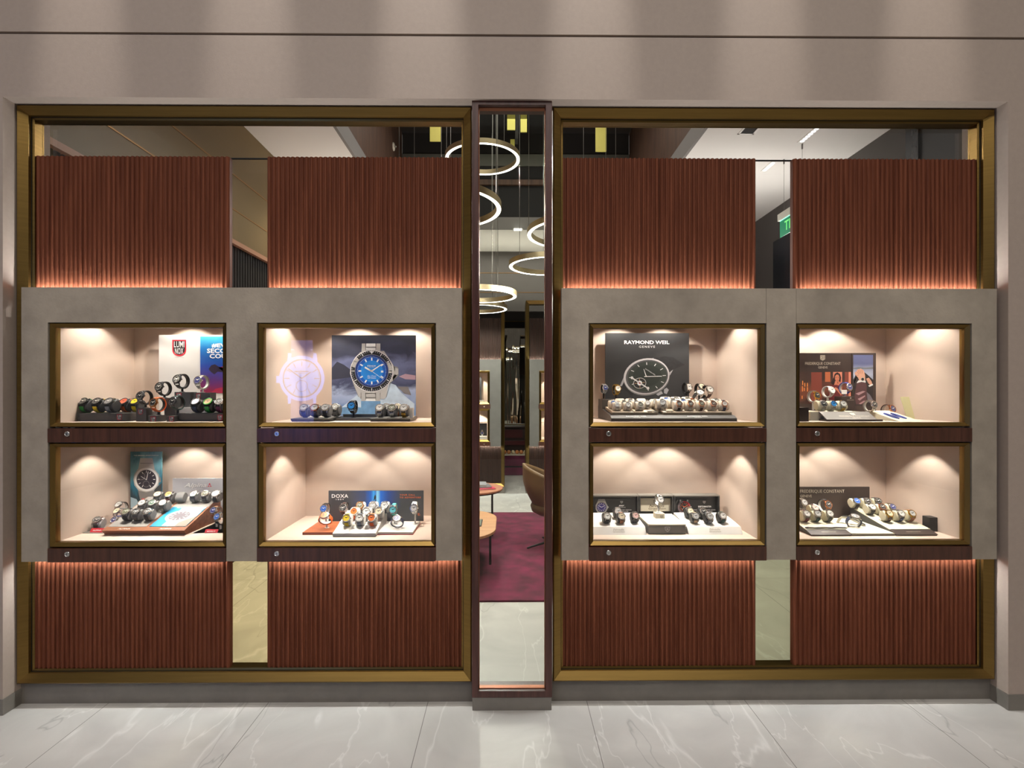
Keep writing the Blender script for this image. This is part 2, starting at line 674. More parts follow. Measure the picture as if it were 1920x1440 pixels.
# ------------------------------------------------------------------ setting: shop side
SXL, SXR, SCZ, VZ = -2.52, 3.7, 4.1, 5.6
VXL, VXR, VY = -1.64, 1.9, 8.33
M_OLIVE = mat('olive_gold_panel', S(118, 98, 60), 0.5, noise=((2, 2, 2), 0.05))
M_CEIL = mat('white_ceiling', S(226, 222, 216), 0.85)
M_GREYP = mat('grey_soffit_edge', S(128, 124, 120), 0.8)
M_BROWN = wood_mat('void_wood_cladding', S(66, 44, 32), S(94, 66, 48), 0.6, 20, 2)
M_VOID = mat('void_black', S(34, 32, 32), 0.85)
M_SHOPW = mat('taupe_panel', S(84, 79, 76), 0.6, noise=((2, 2, 2), 0.05))
M_SEAM = mat('gold_seam', S(150, 112, 66), 0.4, metal=0.6)
M_BLACKW = mat('black_panel', S(30, 31, 34), 0.35)
M_BMARB = mat('black_marble', S(34, 38, 46), 0.25, noise=((6, 6, 2), 0.7))
# left wall: dark fluted dado, pinkish ledge, olive panels with seams
struct(obj_box('wall_left_shop', M_OLIVE, SXL - 0.1, SXL, 2.86, 11.0, 2.94, SCZ))
b = MB()
for k in range(164):
    y = 2.88 + k * 0.05
    b.box(SXL - 0.1, SXL + 0.012, y, y + 0.034, 0, 2.90)
b.box(SXL - 0.1, SXL, 2.86, 11.0, 0, 2.90)
struct(b.build('wall_left_dado', M_VOID, fix=False))
struct(obj_box('trim_2', mat('pink_ledge', S(176, 132, 104), 0.5), SXL - 0.1, SXL + 0.05, 2.86, 11.0, 2.90, 2.94))
for i, z in enumerate((3.24, 3.56)):
    struct(obj_box('trim_%d' % (3 + i), M_SEAM, SXL - 0.01, SXL + 0.004, 2.86, 11.0, z - 0.006, z + 0.006))
# right wall
struct(obj_box('wall_right_shop', M_SHOPW, SXR, SXR + 0.1, 4.9, 11.0, 0, SCZ))
struct(obj_box('wall_right_dark', M_BLACKW, SXR, SXR + 0.1, 2.86, 4.75, 0, SCZ))
struct(obj_box('trim_5', M_BMARB, SXR - 0.02, SXR + 0.1, 4.75, 4.9, 0, SCZ))
struct(obj_box('trim_6', M_BMARB, SXR - 0.05, SXR, 6.85, 7.3, 0, 3.62))
for i, z in enumerate((3.05, 3.42)):
    struct(obj_box('trim_%d' % (7 + i), M_DARK, SXR - 0.004, SXR + 0.01, 5.0, 6.84, z - 0.006, z + 0.006))
# ceilings around the high void
struct(obj_box('ceiling_left', M_CEIL, SXL, VXL - 0.03, 2.86, VY, SCZ, SCZ + 0.05))
struct(obj_box('ceiling_right', M_CEIL, VXR + 0.03, SXR, 2.86, VY, SCZ, SCZ + 0.05))
struct(obj_box('ceiling_back', M_CEIL, SXL, SXR, VY + 0.03, 11.0, SCZ, SCZ + 0.05))
b = MB()
b.box(VXL - 0.03, VXL, 2.86, VY, SCZ, 4.29); struct(b.build('trim_9', M_GREYP))
b = MB(); b.box(VXR, VXR + 0.03, 2.86, VY, SCZ, 4.29); struct(b.build('trim_10', M_GREYP))
b = MB(); b.box(VXL, VXR, VY, VY + 0.03, SCZ, 4.29); struct(b.build('trim_11', M_GREYP))
b = MB(); b.box(VXL - 0.06, VXL - 0.004, 2.86, VY, 4.29, VZ); struct(b.build('wall_left_void', M_BROWN))
b = MB(); b.box(VXR + 0.004, VXR + 0.06, 2.86, VY, 4.29, VZ); struct(b.build('wall_right_void', M_BROWN))
b = MB(); b.box(VXL, VXR, VY + 0.004, VY + 0.06, 4.29, VZ); struct(b.build('wall_back_void', M_VOID))
b = MB(); b.box(VXL, VXR, VY - 0.03, VY, 5.08, 5.26); struct(b.build('trim_12', mat('grey_beam', S(96, 96, 88), 0.7)))
b = MB(); b.box(VXL, VXR, VY - 0.05, VY, 4.78, 4.86); struct(b.build('trim_13', M_BROWN))
struct(obj_box('ceiling_void', M_VOID, VXL - 0.06, VXR + 0.06, 2.86, VY + 0.06, VZ, VZ + 0.05))
struct(obj_box('wall_front_shop', M_SHOPW, SXL - 0.1, SXR + 0.1, 2.862, 2.90, 3.12, VZ))
# bulkhead over the far display front and the end wall
struct(obj_box('wall_bulkhead', M_SHOPW, SXL, SXR, 9.64, 9.74, 3.02, SCZ))
for i, z in enumerate((3.36, 3.71)):
    struct(obj_box('trim_%d' % (14 + i), M_SEAM, SXL, SXR, 9.634, 9.645, z - 0.004, z + 0.004))
struct(obj_box('wall_end', M_SHOPW, SXL - 0.1, SXR + 0.1, 11.0, 11.1, 0, SCZ))
# pipe beam, yellow hanging ceiling boards in the void
struct(obj_box('trim_16', mat('grey_pipe_beam', S(84, 82, 80), 0.7), X(969, 6.6), X(976, 6.6), 6.6, VY - 0.06, 5.40, 5.48))
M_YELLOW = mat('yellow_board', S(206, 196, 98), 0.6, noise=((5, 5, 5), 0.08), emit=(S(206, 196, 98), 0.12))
for px0, px1, py, Y, lab in ((951, 966, 243, 7.4, 'yellow board hung in the dark ceiling void, beside the grey beam, nearer the tall ring lamp'),
                             (976, 988, 247, 7.4, 'yellow board hung in the dark ceiling void, on the far side of the grey beam'),
                             (957, 965, 274, 8.0, 'smallest yellow board, low on the back of the ceiling void'),
                             (806, 826, 265, 7.0, 'yellow board hung in the ceiling void beyond the sprinkler, over the aisle side'),
                             (1117, 1137, 283, 7.0, 'yellow board in the ceiling void above the seamed upper fluted panel')):
    o = obj_box('ceiling_board', M_YELLOW, X(px0, Y), X(px1, Y), Y, Y + 0.02, Z(py, Y), VZ if Y < 7.9 else Z(261, Y))
    tag(o, lab, 'ceiling board', 'yellow boards in the ceiling void')

# ------------------------------------------------------------------ the shopfront's three windows
def shop_window(n, px0, px1):
    """brass mitred frame with transom glass and the tall panes behind the panels"""
    x0, x1 = (XL + 0.006, X(884.5, YF)) if n == 1 else (X(1036.5, YF), XR - 0.006)
    z0, z1 = 0.116, ZTOP - 0.004
    w = empty('window_%d' % n, ((x0 + x1) / 2, YF, z0), kind='structure')
    iw = 0.042
    MB().frame(x0, x1, z0, z1, [(0, 2.80), (0, YF), (0.006, YF - 0.004), (iw, YF + 0.018), (iw, YF + 0.036), (iw + 0.012, YF + 0.040), (iw + 0.012, YG + 0.012)]).build('frame', M_BRASS, w)
    MB().frame(x0 + iw - 0.0005, x1 - iw + 0.0005, z0 + iw - 0.0005, z1 - iw + 0.0005, [(0, YF + 0.034), (0.004, YF + 0.034)]).build('gasket', M_DARK, w)
    gx0, gx1 = x0 + iw + 0.012, x1 - iw - 0.012
    zt = Z(299, YG)
    obj_box('transom_pane', M_GLASS, gx0, gx1, YG, YG + 0.008, zt + 0.003, z1 - iw - 0.012, w)
    obj_box('pane', M_BRONZE if n == 1 else M_SMOKE, gx0, gx1, YG, YG + 0.008, z0 + iw, Z(1038, YG), w)
    obj_box('pane', M_GLASS, gx0, gx1, YG, YG + 0.008, Z(520, YG) - 0.06, zt - 0.002, w)
    obj_box('glazing_joint', M_DARK, gx0, gx1, YG - 0.001, YG + 0.009, zt - 0.002, zt + 0.003, w)
    return w


shop_window(1, 42, 884)
shop_window(2, 1037, 1873)
# centre: wenge frame standing proud, on its own grey base
cx0, cx1 = X(885, 2.61), X(1035, 2.61)
ix0, ix1 = X(897, 2.61), X(1023, 2.61)
cz0, cz1 = Z(1308, 2.61), Z(185, 2.61)
w3 = empty('window_3', ((cx0 + cx1) / 2, 2.61, cz0), kind='structure')
fw = ix0 - cx0
MB().frame(cx0, cx1, cz0, cz1, [(0, 2.70), (0, 2.61), (0.002, 2.609), (fw - 0.001, 2.609), (fw, 2.611), (fw, 2.70)]).build('frame', M_PILLAR, w3)
MB().frame(cx0 + fw, cx1 - fw, cz0 + fw, cz1 - fw, [(0, 2.66), (0, 2.632), (0.0035, 2.632), (0.0035, 2.66)]).build('glazing_bead', mat('copper_bead', S(150, 96, 72), 0.4, metal=0.8), w3)
obj_box('pane', glass_mat('green_tinged_glass', (0.965, 0.99, 0.95)), ix0 + 0.003, ix1 - 0.003, 2.640, 2.648, cz0 + fw + 0.003, cz1 - fw - 0.003, w3)
struct(obj_box('baseboard_centre', M_SKIRT, cx0 + 0.002, cx1 - 0.002, 2.612, 2.70, 0, cz0, bevel=0.0015))
struct(obj_box('baseboard_front_left', M_PLINTH, XL, cx0, 2.69, 2.80, 0, 0.116))
struct(obj_box('baseboard_front_right', M_PLINTH, cx1, XR, 2.69, 2.80, 0, 0.116))

# ------------------------------------------------------------------ fluted wood panels
PITCH = 0.0232


def flute_board(x0, x1, yf, z0, z1, parent, mt=M_FLUTE, pitch=PITCH, th=0.034):
    n = max(3, round((x1 - x0) / pitch))
    p = (x1 - x0) / n
    pts = []
    rng = random.Random(int(x0 * 1000))
    for k in range(n):
        a = x0 + k * p
        g = p * 0.13
        pts += [(a, yf + 0.0085), (a + g, yf + 0.0085)]
        d = rng.uniform(-0.0006, 0.0006)
        for t in (0.0, 0.12, 0.3, 0.5, 0.7, 0.88, 1.0):
            xx = a + g + (p - 2 * g) * t
            yy = yf + 0.0075 * (1 - (1 - abs(2 * t - 1) ** 2.6)) + d
            pts.append((xx, yy))
        pts.append((a + p - g, yf + 0.0085))
    pts += [(x1, yf + 0.0085), (x1, yf + th), (x0, yf + th)]
    MB().prism([(a, b, z0) for a, b in pts], (0, 0, z1 - z0)).build('board', mt, parent)


YW = 2.70
GRP = 'fluted wood panels of the shopfront'
UP = (Z(295, YW), Z(553, YW))
LO = (Z(1036, YW), Z(1262, YW))
for (a, b_, seam, where) in ((57, 429, 243, 'beside the outer jamb, over the shield logo board'),
                             (500, 868, 684, 'beside the centre window, over the blue-dial poster'),
                             (1052, 1418, 1237, 'beside the centre window, over the charcoal poster'),
                             (1488, 1856, 1677, 'beside the exit sign, over the portrait backboard')):
    x0, x1, xs = X(a, YW), X(b_, YW), X(seam, YW)
    t = empty('fluted_panel', ((x0 + x1) / 2, YW, UP[1]), 'upper reddish-brown fluted wood panel ' + where, 'wall panel', GRP)
    g = 0.0015 if a > 1000 else 0.0004
    flute_board(x0, xs - g, YW, UP[1], UP[0], t)
    flute_board(xs + g, x1, YW, UP[1], UP[0], t)
    obj_box('seam_light_block', M_DARK, x0 + 0.004, x1 - 0.004, YW + 0.0342, YW + 0.038, UP[1], UP[0] - 0.004, t)  # dark sheet added behind the boards to stop light through the seam
for (a, b_, seam, where) in ((50, 430, 243, 'under the walnut-ramp showcase'),
                             (500, 871, 684, 'under the blue-beam banner showcase'),
                             (1050, 1418, 1237, 'under the showcase with black boxes'),
                             (1488, 1858, 1677, 'under the showcase with the cream ramp')):
    x0, x1, xs = X(a, YW), X(b_, YW), X(seam, YW)
    t = empty('fluted_panel', ((x0 + x1) / 2, YW, LO[1]), 'lower reddish-brown fluted wood panel ' + where, 'wall panel', GRP)
    g = 0.0015 if a > 1000 else 0.0004
    flute_board(x0, xs - g, YW, LO[1], LO[0], t)
    flute_board(xs + g, x1, YW, LO[1], LO[0], t)
    obj_box('seam_light_block', M_DARK, x0 + 0.004, x1 - 0.004, YW + 0.0342, YW + 0.038, LO[1] + 0.004, LO[0], t)  # same added light-blocking sheet behind the lower boards

# ------------------------------------------------------------------ stone bands with the eight showcases
BZ0, BZ1 = Z(1051, YB), Z(540, YB)
ROWS = ((607, 800, 803, 829), (831, 1024, 1026.5, 1052))       # frame top, bottom, drawer top, bottom


def band(px0, px1, cols, seams, label):
    x0, x1 = X(px0, YB), X(px1, YB)
    o0 = [X(c[0] - 2.5, YB) for c in cols]
    o1 = [X(c[1] + 2.5, YB) for c in cols]
    zo0, zo1 = BZ0 - 0.004, Z(605.5, YB)
    xs = sorted([x0, x1] + o0 + o1)
    mb = MB()
    def col(a, b_, za, zb):
        mb.box(a, b_, YB, YB + 0.045, za, zb)
    for i in range(len(xs) - 1):
        if i % 2 == 0:
            col(xs[i], xs[i + 1], BZ0, zo1)
    cuts = [x0] + [X(s, YB) for s in seams] + [x1]
    for i in range(len(cuts) - 1):
        a = cuts[i] + (0.0007 if i else 0)
        c = cuts[i + 1] - (0.0007 if i < len(cuts) - 2 else 0)
        col(a, c, zo1, BZ1)
    t = mb.build('stone_cladding', M_STONE, fix=False)
    tag(t, label, 'wall cladding', 'stone bands around the showcases')
    return t


band(40, 866, ((92, 422), (484, 815)), (), 'grey stone band around the four showcases beside the outer jamb and the blue-dial poster')
band(1053, 1869, ((1106, 1435), (1495, 1820)), (1436.5, 1493), 'grey stone band around the showcases with the charcoal poster and portrait backboard')

LINE_Y0, LINE_Y1 = 2.664, 3.185
CASES = {}


def showcase(key, px0, px1, row, dx, label):
    """frame, pane, lining of five boards, drawer strip with lock below"""
    f0, f1, d0, d1 = ROWS[row]
    x0, x1 = X(px0, YB), X(px1, YB)
    z1, z0 = Z(f0, YB), Z(f1, YB)
    t = empty('display_case', ((x0 + x1) / 2, YB, Z(d1, YB)), label, 'display case', 'eight lit watch showcases')
    MB().frame(x0, x1, z0, z1, [(0, 2.672), (0, YB + 0.004), (0.002, YB + 0.002), (0.0172, YB + 0.013), (0.019, YB + 0.015), (0.019, 2.672)]).build('frame', M_BRASSD, t)
    MB().frame(x0 - 0.006, x1 + 0.006, z0 - 0.006, z1 + 0.006, [(0, 2.674), (0.02, 2.674)]).build('shadow_gap', M_DARK, t)
    obj_box('pane', M_GLASS, x0 + 0.0185, x1 - 0.0185, 2.645, 2.651, z0 + 0.0185, z1 - 0.0185, t)
    lx0, lx1 = x0 + 0.0192, x1 - 0.0192
    zf = z0 + 0.0195
    zc = 2.035 if row == 0 else 1.368
    th = 0.008
    obj_box('back_board', M_LINING, lx0 - th, lx1 + th, LINE_Y1, LINE_Y1 + th, zf - th, zc + th, t)
    obj_box('side_board', M_LINING, lx0 - th, lx0, LINE_Y0, LINE_Y1, zf - th, zc + th, t)
    obj_box('side_board', M_LINING, lx1, lx1 + th, LINE_Y0, LINE_Y1, zf - th, zc + th, t)
    obj_box('floor_board', M_LINING, lx0, lx1, LINE_Y0, LINE_Y1, zf - th, zf, t)
    obj_box('top_board', M_LINING, lx0, lx1, LINE_Y0, LINE_Y1, zc, zc + th, t)
    obj_box('header_board', M_LINING, lx0, lx1, LINE_Y0, LINE_Y0 + 0.006, z1 - 0.02, zc, t)
    dz0, dz1 = Z(d1, YB), Z(d0, YB)
    dr = obj_box('drawer_front', M_DOOR, x0 - 0.005, x1 + 0.005, YB - 0.004, 2.662, dz0, dz1, t, bevel=0.0012)
    lxp, lzp = X(px0 + dx, YB), (dz0 + dz1) / 2 + 0.008
    lk = MB().lathe([(0.0, 0.006), (0.0055, 0.006), (0.006, 0.0045), (0.0098, 0.0045), (0.0110, 0.0058), (0.0124, 0.0045), (0.0128, 0.0)], 20, Matrix.Translation((lxp, YB - 0.004, lzp)) @ Matrix.Rotation(PI / 2, 4, 'X')).build('lock', M_STEEL, dr)
    obj_box('keyhole', M_DARK, lxp - 0.001, lxp + 0.001, YB - 0.0108, YB - 0.0098, lzp - 0.004, lzp + 0.004, dr)
    CASES[key] = dict(x0=lx0, x1=lx1, zf=zf, zc=zc, t=t)
    return t


showcase('A', 92, 422, 0, 36, 'upper showcase beside the outer jamb with rubber-strap diver watches and a shield logo board')
showcase('B', 92, 422, 1, 36, 'lower showcase beside the outer jamb with the walnut ramp display')
showcase('C', 484, 815, 0, 36, 'upper showcase with the blue-dial diver watch poster on stormy sea')
showcase('D', 484, 815, 1, 36, 'lower showcase with the dark banner crossed by a blue light beam')
showcase('E', 1106, 1435, 0, 35, 'upper showcase with the square charcoal watch poster and beige cushions')
showcase('F', 1106, 1435, 1, 35, 'lower showcase with black lidded boxes and bright white trays')
showcase('G', 1495, 1820, 0, 36, 'upper showcase with the dark backboard showing a woman and a driver')
showcase('H', 1495, 1820, 1, 36, 'lower showcase with the cream sloping ramp and small black box')

# spots inside the showcases and the strips hidden behind the bands
SPOT = (1.0, 0.915, 0.80)
for k, side, pxs in (('A', -1, (333, 425)), ('B', -1, (337, 430)), ('C', -1, (660, 757)), ('D', -1, (649, 754)),
                     ('E', 1, (1165, 1255)), ('F', 1, (1166, 1263)), ('G', 1, (1578, 1490)), ('H', 1, (1578, 1490))):
    c = CASES[k]
    up = k in 'ACEG'
    xs = (c['x0'] + 0.15) if side < 0 else (c['x1'] - 0.15)
    for x, y in ((xs, 2.84), (X(pxs[0], 3.04), 3.04), (X(pxs[1], 3.04), 3.04)):
        spot_light('showcase_spot', (x, y, c['zc'] - 0.012), (x, y, 0), 7.3 if up else 6.8, SPOT, 120 if up else 99, 0.3, 0.006)
    for f in (0.3, 0.7):
        x = c['x0'] + (c['x1'] - c['x0']) * f
        spot_light('showcase_spot', (x, 2.82, c['zc'] - 0.012), (x, 2.86, 0), 10.0 if up else 11.5, SPOT, 88, 0.8, 0.006)  # extra front pair added to brighten trays and floor
LED = (0.96, 1.0, 1.0)
for a, c in ((57, 429), (500, 868), (1052, 1418), (1488, 1856)):
    xa, xb = X(a, YW), X(c, YW)
    area_light('led_strip', ((xa + xb) / 2, 2.691, BZ1 - 0.006), xb - xa - 0.05, 0.012, 5.0, LED, target=((xa + xb) / 2, 2.700, BZ1 + 0.03))
    area_light('led_strip', ((xa + xb) / 2, 2.691, BZ0 + 0.006), xb - xa - 0.05, 0.012, 5.0, LED, target=((xa + xb) / 2, 2.700, BZ0 - 0.03))

# ================================================================== the shop behind the glass
M_RUG = mat('burgundy_pile', S(98, 16, 50), 0.95, noise=((5, 5, 5), 0.6), bump=(220, 0.25), sheen=0.1)
rug = MB().box(-1.62, 1.75, 3.96, 6.86, 0.0005, 0.014).build('rug', M_RUG)
tag(rug, 'burgundy deep-pile rug on the pale marble behind the centre window', 'rug')

# ---- ring lamps
M_RING = mat('ring_brass', S(206, 186, 150), 0.42, metal=1.0)
M_LED = emit_mat('ring_diffuser', (1.0, 0.97, 0.92), 9.0)
M_WIRE = mat('suspension_wire', S(150, 146, 140), 0.4, metal=0.8)
RG = 'ring lamps hung over the shop floor'
RINGS = (  # ellipse centre px, py, semi axis px, radius
    (905, 300, 70, 0.40, 'uppermost brass ring lamp in the centre window, right under the dark ceiling void'),
    (820, 392, 120, 0.50, 'large ring lamp below the uppermost ring, mostly behind the fluted panel'),
    (1093, 440, 105, 0.50, 'ring lamp against the cream ceiling, on the exit sign side'),
    (1029, 500, 75, 0.40, 'ring lamp at the seamed bulkhead, on the exit sign side'),
    (897, 556, 72, 0.40, 'low ring lamp just above the far display front'),
    (897, 580, 54, 0.40, 'lowest and most distant ring lamp, in front of the far display front'))
for px, py, a, R, lab in RINGS:
    Y = R * FPX / a
    c = P(px, py, Y)
    t = empty('ring_lamp', c, lab, 'pendant lamp', RG)
    Mt = Matrix.Translation(c)
    MB().lathe([(R - 0.036, 0.0), (R - 0.038, 0.005), (R - 0.038, 0.05), (R, 0.05), (R, 0.0), (R - 0.004, 0.0), (R - 0.004, 0.004), (R - 0.034, 0.004)], 96, Mt, close=True).build('housing', M_RING, t, smooth=False)
    hs_ = t.children[0]
    MB().lathe([(R - 0.0335, 0.0035), (R - 0.0335, -0.001), (R - 0.0045, -0.001), (R - 0.0045, 0.0035)], 96, Mt, close=True).build('diffuser', M_LED, hs_)
    top = VZ
    spot_light('ring_lamp_light', c - Vector((0, 0, 0.02)), (c.x, c.y, 0), 80, (1.0, 0.97, 0.92), 165, 0.3, 0.01)
    for k in range(3):
        an = 2 * PI * k / 3 + 0.5 + px * 0.01
        q = c + Vector((math.cos(an), math.sin(an), 0)) * (R - 0.016)
        MB().cyl(q + Vector((0, 0, 0.05)), Vector((q.x, q.y, top)), 0.0022, 6).build('wire', M_WIRE, t)

# ---- tables
M_OAK = wood_mat('oak_top', S(176, 124, 84), S(206, 156, 112), 0.42, 24, 2.0, axis='x')
M_TERRA = wood_mat('rosy_wood_top', S(150, 96, 72), S(186, 128, 98), 0.4, 24, 2.0, axis='x')
M_BLK = mat('black_metal', S(26, 25, 25), 0.45, metal=0.3)


def stadium(x0, x1, y0, y1, r, n=10):
    pts = []
    for cx, cy, a0 in ((x1 - r, y1 - r, 0), (x0 + r, y1 - r, 90), (x0 + r, y0 + r, 180), (x1 - r, y0 + r, 270)):
        for k in range(n + 1):
            a = math.radians(a0 + 90 * k / n)
            pts.append((cx + r * math.cos(a), cy + r * math.sin(a)))
    return pts


t = empty('coffee_table', (-0.62, 4.75, 0.014), 'long oak coffee table with rounded ends on the burgundy rug', 'table')
MB().prism([(x, y, 0.372) for x, y in stadium(-1.16, -0.10, 4.22, 5.28, 0.34)], (0, 0, 0.022)).build('table_top', M_OAK, t, bevel=0.003)
MB().prism([(x, y, 0.360) for x, y in stadium(-1.13, -0.13, 4.25, 5.25, 0.32)], (0, 0, 0.012)).build('under_frame', M_BLK, t)
for lx, ly in ((-0.155, 4.78), (-1.10, 4.78), (-0.62, 4.27), (-0.62, 5.23)):
    MB().cyl((lx, ly, 0.014), (lx, ly, 0.362), 0.011, 10).build('leg', M_BLK, t)
tb = empty('tablet', (-0.40, 4.73, 0.394), 'dark framed tablet lying at the edge of the oak coffee table', 'tablet')
obj_box('body', M_BLK, -0.53, -0.225, 4.62, 4.86, 0.394, 0.402, tb, bevel=0.002)
obj_box('screen', mat('tablet_screen', S(150, 156, 140), 0.12), -0.52, -0.235, 4.63, 4.85, 0.4005, 0.4026, tb)
t = empty('side_table', (-0.39, 5.66, 0.014), 'small round side table with rosy top and magazines, behind the oak table', 'table')
MB().lathe([(0.0, 0.528), (0.34, 0.528), (0.342, 0.531), (0.342, 0.543), (0.34, 0.546), (0.0, 0.546)], 56, Matrix.Translation((-0.39, 5.66, 0))).build('table_top', M_TERRA, t)
MB().lathe([(0.0, 0.514), (0.325, 0.514), (0.332, 0.528), (0.0, 0.528)], 48, Matrix.Translation((-0.39, 5.66, 0))).build('under_frame', M_BLK, t)
for an in (20, 140, 260):
    q = (-0.39 + 0.24 * math.cos(math.radians(an)), 5.66 + 0.24 * math.sin(math.radians(an)))
    MB().cyl((q[0], q[1], 0.014), (q[0], q[1], 0.516), 0.011, 10).build('leg', M_BLK, t)


def rot_box(mb, cx, cy, w, d, z0, z1, deg):
    a = math.radians(deg)
    c, s = math.cos(a), math.sin(a)
    pts = [(cx + x * c - y * s, cy + x * s + y * c, z0) for x, y in ((-w / 2, -d / 2), (w / 2, -d / 2), (w / 2, d / 2), (-w / 2, d / 2))]
    return mb.prism(pts, (0, 0, z1 - z0))


for nm, w, d, z0, z1, deg, cx, cy, cov, lab in (
        ('magazine', 0.29, 0.22, 0.546, 0.559, 20, -0.29, 5.60, S(176, 22, 66), 'magazine with a crimson cover, lowest on the round side table'),
        ('magazine', 0.30, 0.22, 0.559, 0.572, 12, -0.33, 5.64, S(92, 92, 96), 'grey magazine in the middle of the stack on the side table'),
        ('notebook', 0.27, 0.21, 0.572, 0.590, 4, -0.36, 5.67, S(128, 128, 132), 'grey notebook on top of the magazines on the side table')):
    t = empty(nm, (cx, cy, z0), lab, 'magazine' if nm == 'magazine' else 'notebook', 'reading matter on the side table')
    rot_box(MB(), cx, cy, w - 0.006, d - 0.006, z0 + 0.002, z1 - 0.002, deg).build('pages', mat('paper_edges', S(222, 218, 212), 0.8), t)
    rot_box(MB(), cx, cy, w, d, z1 - 0.002, z1, deg).build('cover', mat('cover_%d' % int(z0 * 1000), cov, 0.5), t)
    rot_box(MB(), cx, cy, w, d, z0, z0 + 0.002, deg).build('back_cover', mat('cover_%d' % int(z0 * 1000), cov, 0.5), t)

# ---- tub chair
M_TAN = mat('tan_leather', S(108, 82, 54), 0.5, noise=((8, 8, 8), 0.08), bump=(120, 0.05))
ccx, ccy = 0.475, 5.36
t = empty('tub_chair', (ccx, ccy, 0.014), 'tan leather tub chair seen from behind on the burgundy rug', 'chair')
NV, NU = 14, 28
vs, fs = [], []
for layer, dr in ((0, 0.0), (1, -0.032)):
    for j in range(NV):
        for i in range(NU + 1):
            ph = math.radians(183 - 118 + 236 * i / NU)
            w = abs(i / NU - 0.5) * 2
            topz = 0.845 - 0.22 * w ** 1.6
            s = j / (NV - 1)
            z = 0.36 + (topz - 0.36) * s + (0.012 if layer else 0.0) * (1 - s)
            r = 0.17 + 0.145 * min(1.0, math.sin(min(1.0, s * 1.35) * PI / 2)) + 0.01 * s + dr * (1.0 if 0 < s < 1 else 0.7)
            vs.append((ccx + r * math.cos(ph), ccy + r * math.sin(ph), z))
def gi(l, j, i):
    return (l * NV + j) * (NU + 1) + i
for j in range(NV - 1):
    for i in range(NU):
        fs.append((gi(0, j, i), gi(0, j, i + 1), gi(0, j + 1, i + 1), gi(0, j + 1, i)))
        fs.append((gi(1, j, i), gi(1, j + 1, i), gi(1, j + 1, i + 1), gi(1, j, i + 1)))
for i in range(NU):
    fs.append((gi(0, NV - 1, i), gi(0, NV - 1, i + 1), gi(1, NV - 1, i + 1), gi(1, NV - 1, i)))
    fs.append((gi(0, 0, i), gi(1, 0, i), gi(1, 0, i + 1), gi(0, 0, i + 1)))
for j in range(NV - 1):
    for i in (0, NU):
        fs.append((gi(0, j, i), gi(0, j + 1, i), gi(1, j + 1, i), gi(1, j, i)))
MB().add(vs, fs).build('shell', M_TAN, t, smooth=True)
MB().lathe([(0.0, 0.33), (0.17, 0.335), (0.23, 0.37), (0.245, 0.42), (0.23, 0.45), (0.0, 0.46)], 36, Matrix.Translation((ccx, ccy, 0))).build('seat', M_TAN, t, smooth=True)
MB().cyl((ccx, ccy, 0.05), (ccx, ccy, 0.335), 0.025, 16).build('post', M_BLK, t)
for an in (200, 290, 20, 110):
    q = Vector((ccx + 0.30 * math.cos(math.radians(an)), ccy + 0.30 * math.sin(math.radians(an)), 0.022))
    MB().cyl((ccx, ccy, 0.075), q, 0.016, 8, 0.008).build('leg', M_BLK, t)

# ---- ceiling details
M_LAMP = emit_mat('downlight_glow', (1, 0.98, 0.95), 3.0)
M_TRIMW = mat('white_trim', S(235, 233, 228), 0.5)


def ceiling_square(px, py, lit, lab, name, cat):
    Y = (SCZ - EYE) / ((HOR - py) / FPX)
    c = P(px, py, Y)
    t = empty(name, (c.x, c.y, SCZ - 0.006), lab, cat)
    MB().frame(c.x - 0.075, c.x + 0.075, -0.075, 0.075, [(0, 0), (0.014, 0)])
    b = MB()
    b.box(c.x - 0.08, c.x + 0.08, c.y - 0.08, c.y - 0.062, SCZ - 0.006, SCZ); b.box(c.x - 0.08, c.x + 0.08, c.y + 0.062, c.y + 0.08, SCZ - 0.006, SCZ)
    b.box(c.x - 0.08, c.x - 0.062, c.y - 0.08, c.y + 0.08, SCZ - 0.006, SCZ); b.box(c.x + 0.062, c.x + 0.08, c.y - 0.08, c.y + 0.08, SCZ - 0.006, SCZ)
    b.build('trim_ring', M_TRIMW, t)
    obj_box('lens' if lit else 'grille', M_LAMP if lit else M_VOID, c.x - 0.062, c.x + 0.062, c.y - 0.062, c.y + 0.062, SCZ - 0.003, SCZ, t)


ceiling_square(541, 228, True, 'lit square downlight in the white ceiling over the olive wall', 'ceiling_downlight', 'downlight')
ceiling_square(1405, 242, False, 'black square vent in the white ceiling beside the slanted brown beam', 'ceiling_vent', 'vent')
ceiling_square(971, 430, True, 'small square downlight in the cream ceiling above the bulkhead', 'ceiling_downlight', 'downlight')
for px0, py0, px1, py1, lab in ((1530, 238, 1505, 261, 'row of spot lenses in the white ceiling, nearer the dark wall'), (1450, 303, 1433, 316, 'row of spot lenses in the white ceiling, just above the exit sign gap')):
    Ya, Yb = (SCZ - EYE) / ((HOR - py0) / FPX), (SCZ - EYE) / ((HOR - py1) / FPX)
    a, c = P(px0, py0, Ya), P(px1, py1, Yb)
    xm = (a.x + c.x) / 2
    t = empty('linear_downlight', (xm, (Ya + Yb) / 2, SCZ - 0.01), lab, 'downlight', 'linear downlights in the white ceiling')
    obj_box('housing', M_TRIMW, xm - 0.03, xm + 0.03, Ya - 0.04, Yb + 0.04, SCZ - 0.008, SCZ, t)
    for k in range(6):
        y = Ya + (Yb - Ya) * k / 5
        MB().cyl((xm, y, SCZ - 0.0105), (xm, y, SCZ - 0.007), 0.02, 14).build('lens', M_LAMP, t)
sx, sz = VXL + 0.0, Z(275, 6.55)
Ys = 1.64 / ((951 - 738) / 1000.0)
q = P(738, 275, Ys)
t = empty('sprinkler_head', (VXL - 0.004, Ys, q.z), 'round white sprinkler rose on the brown cladding beside the void', 'sprinkler')
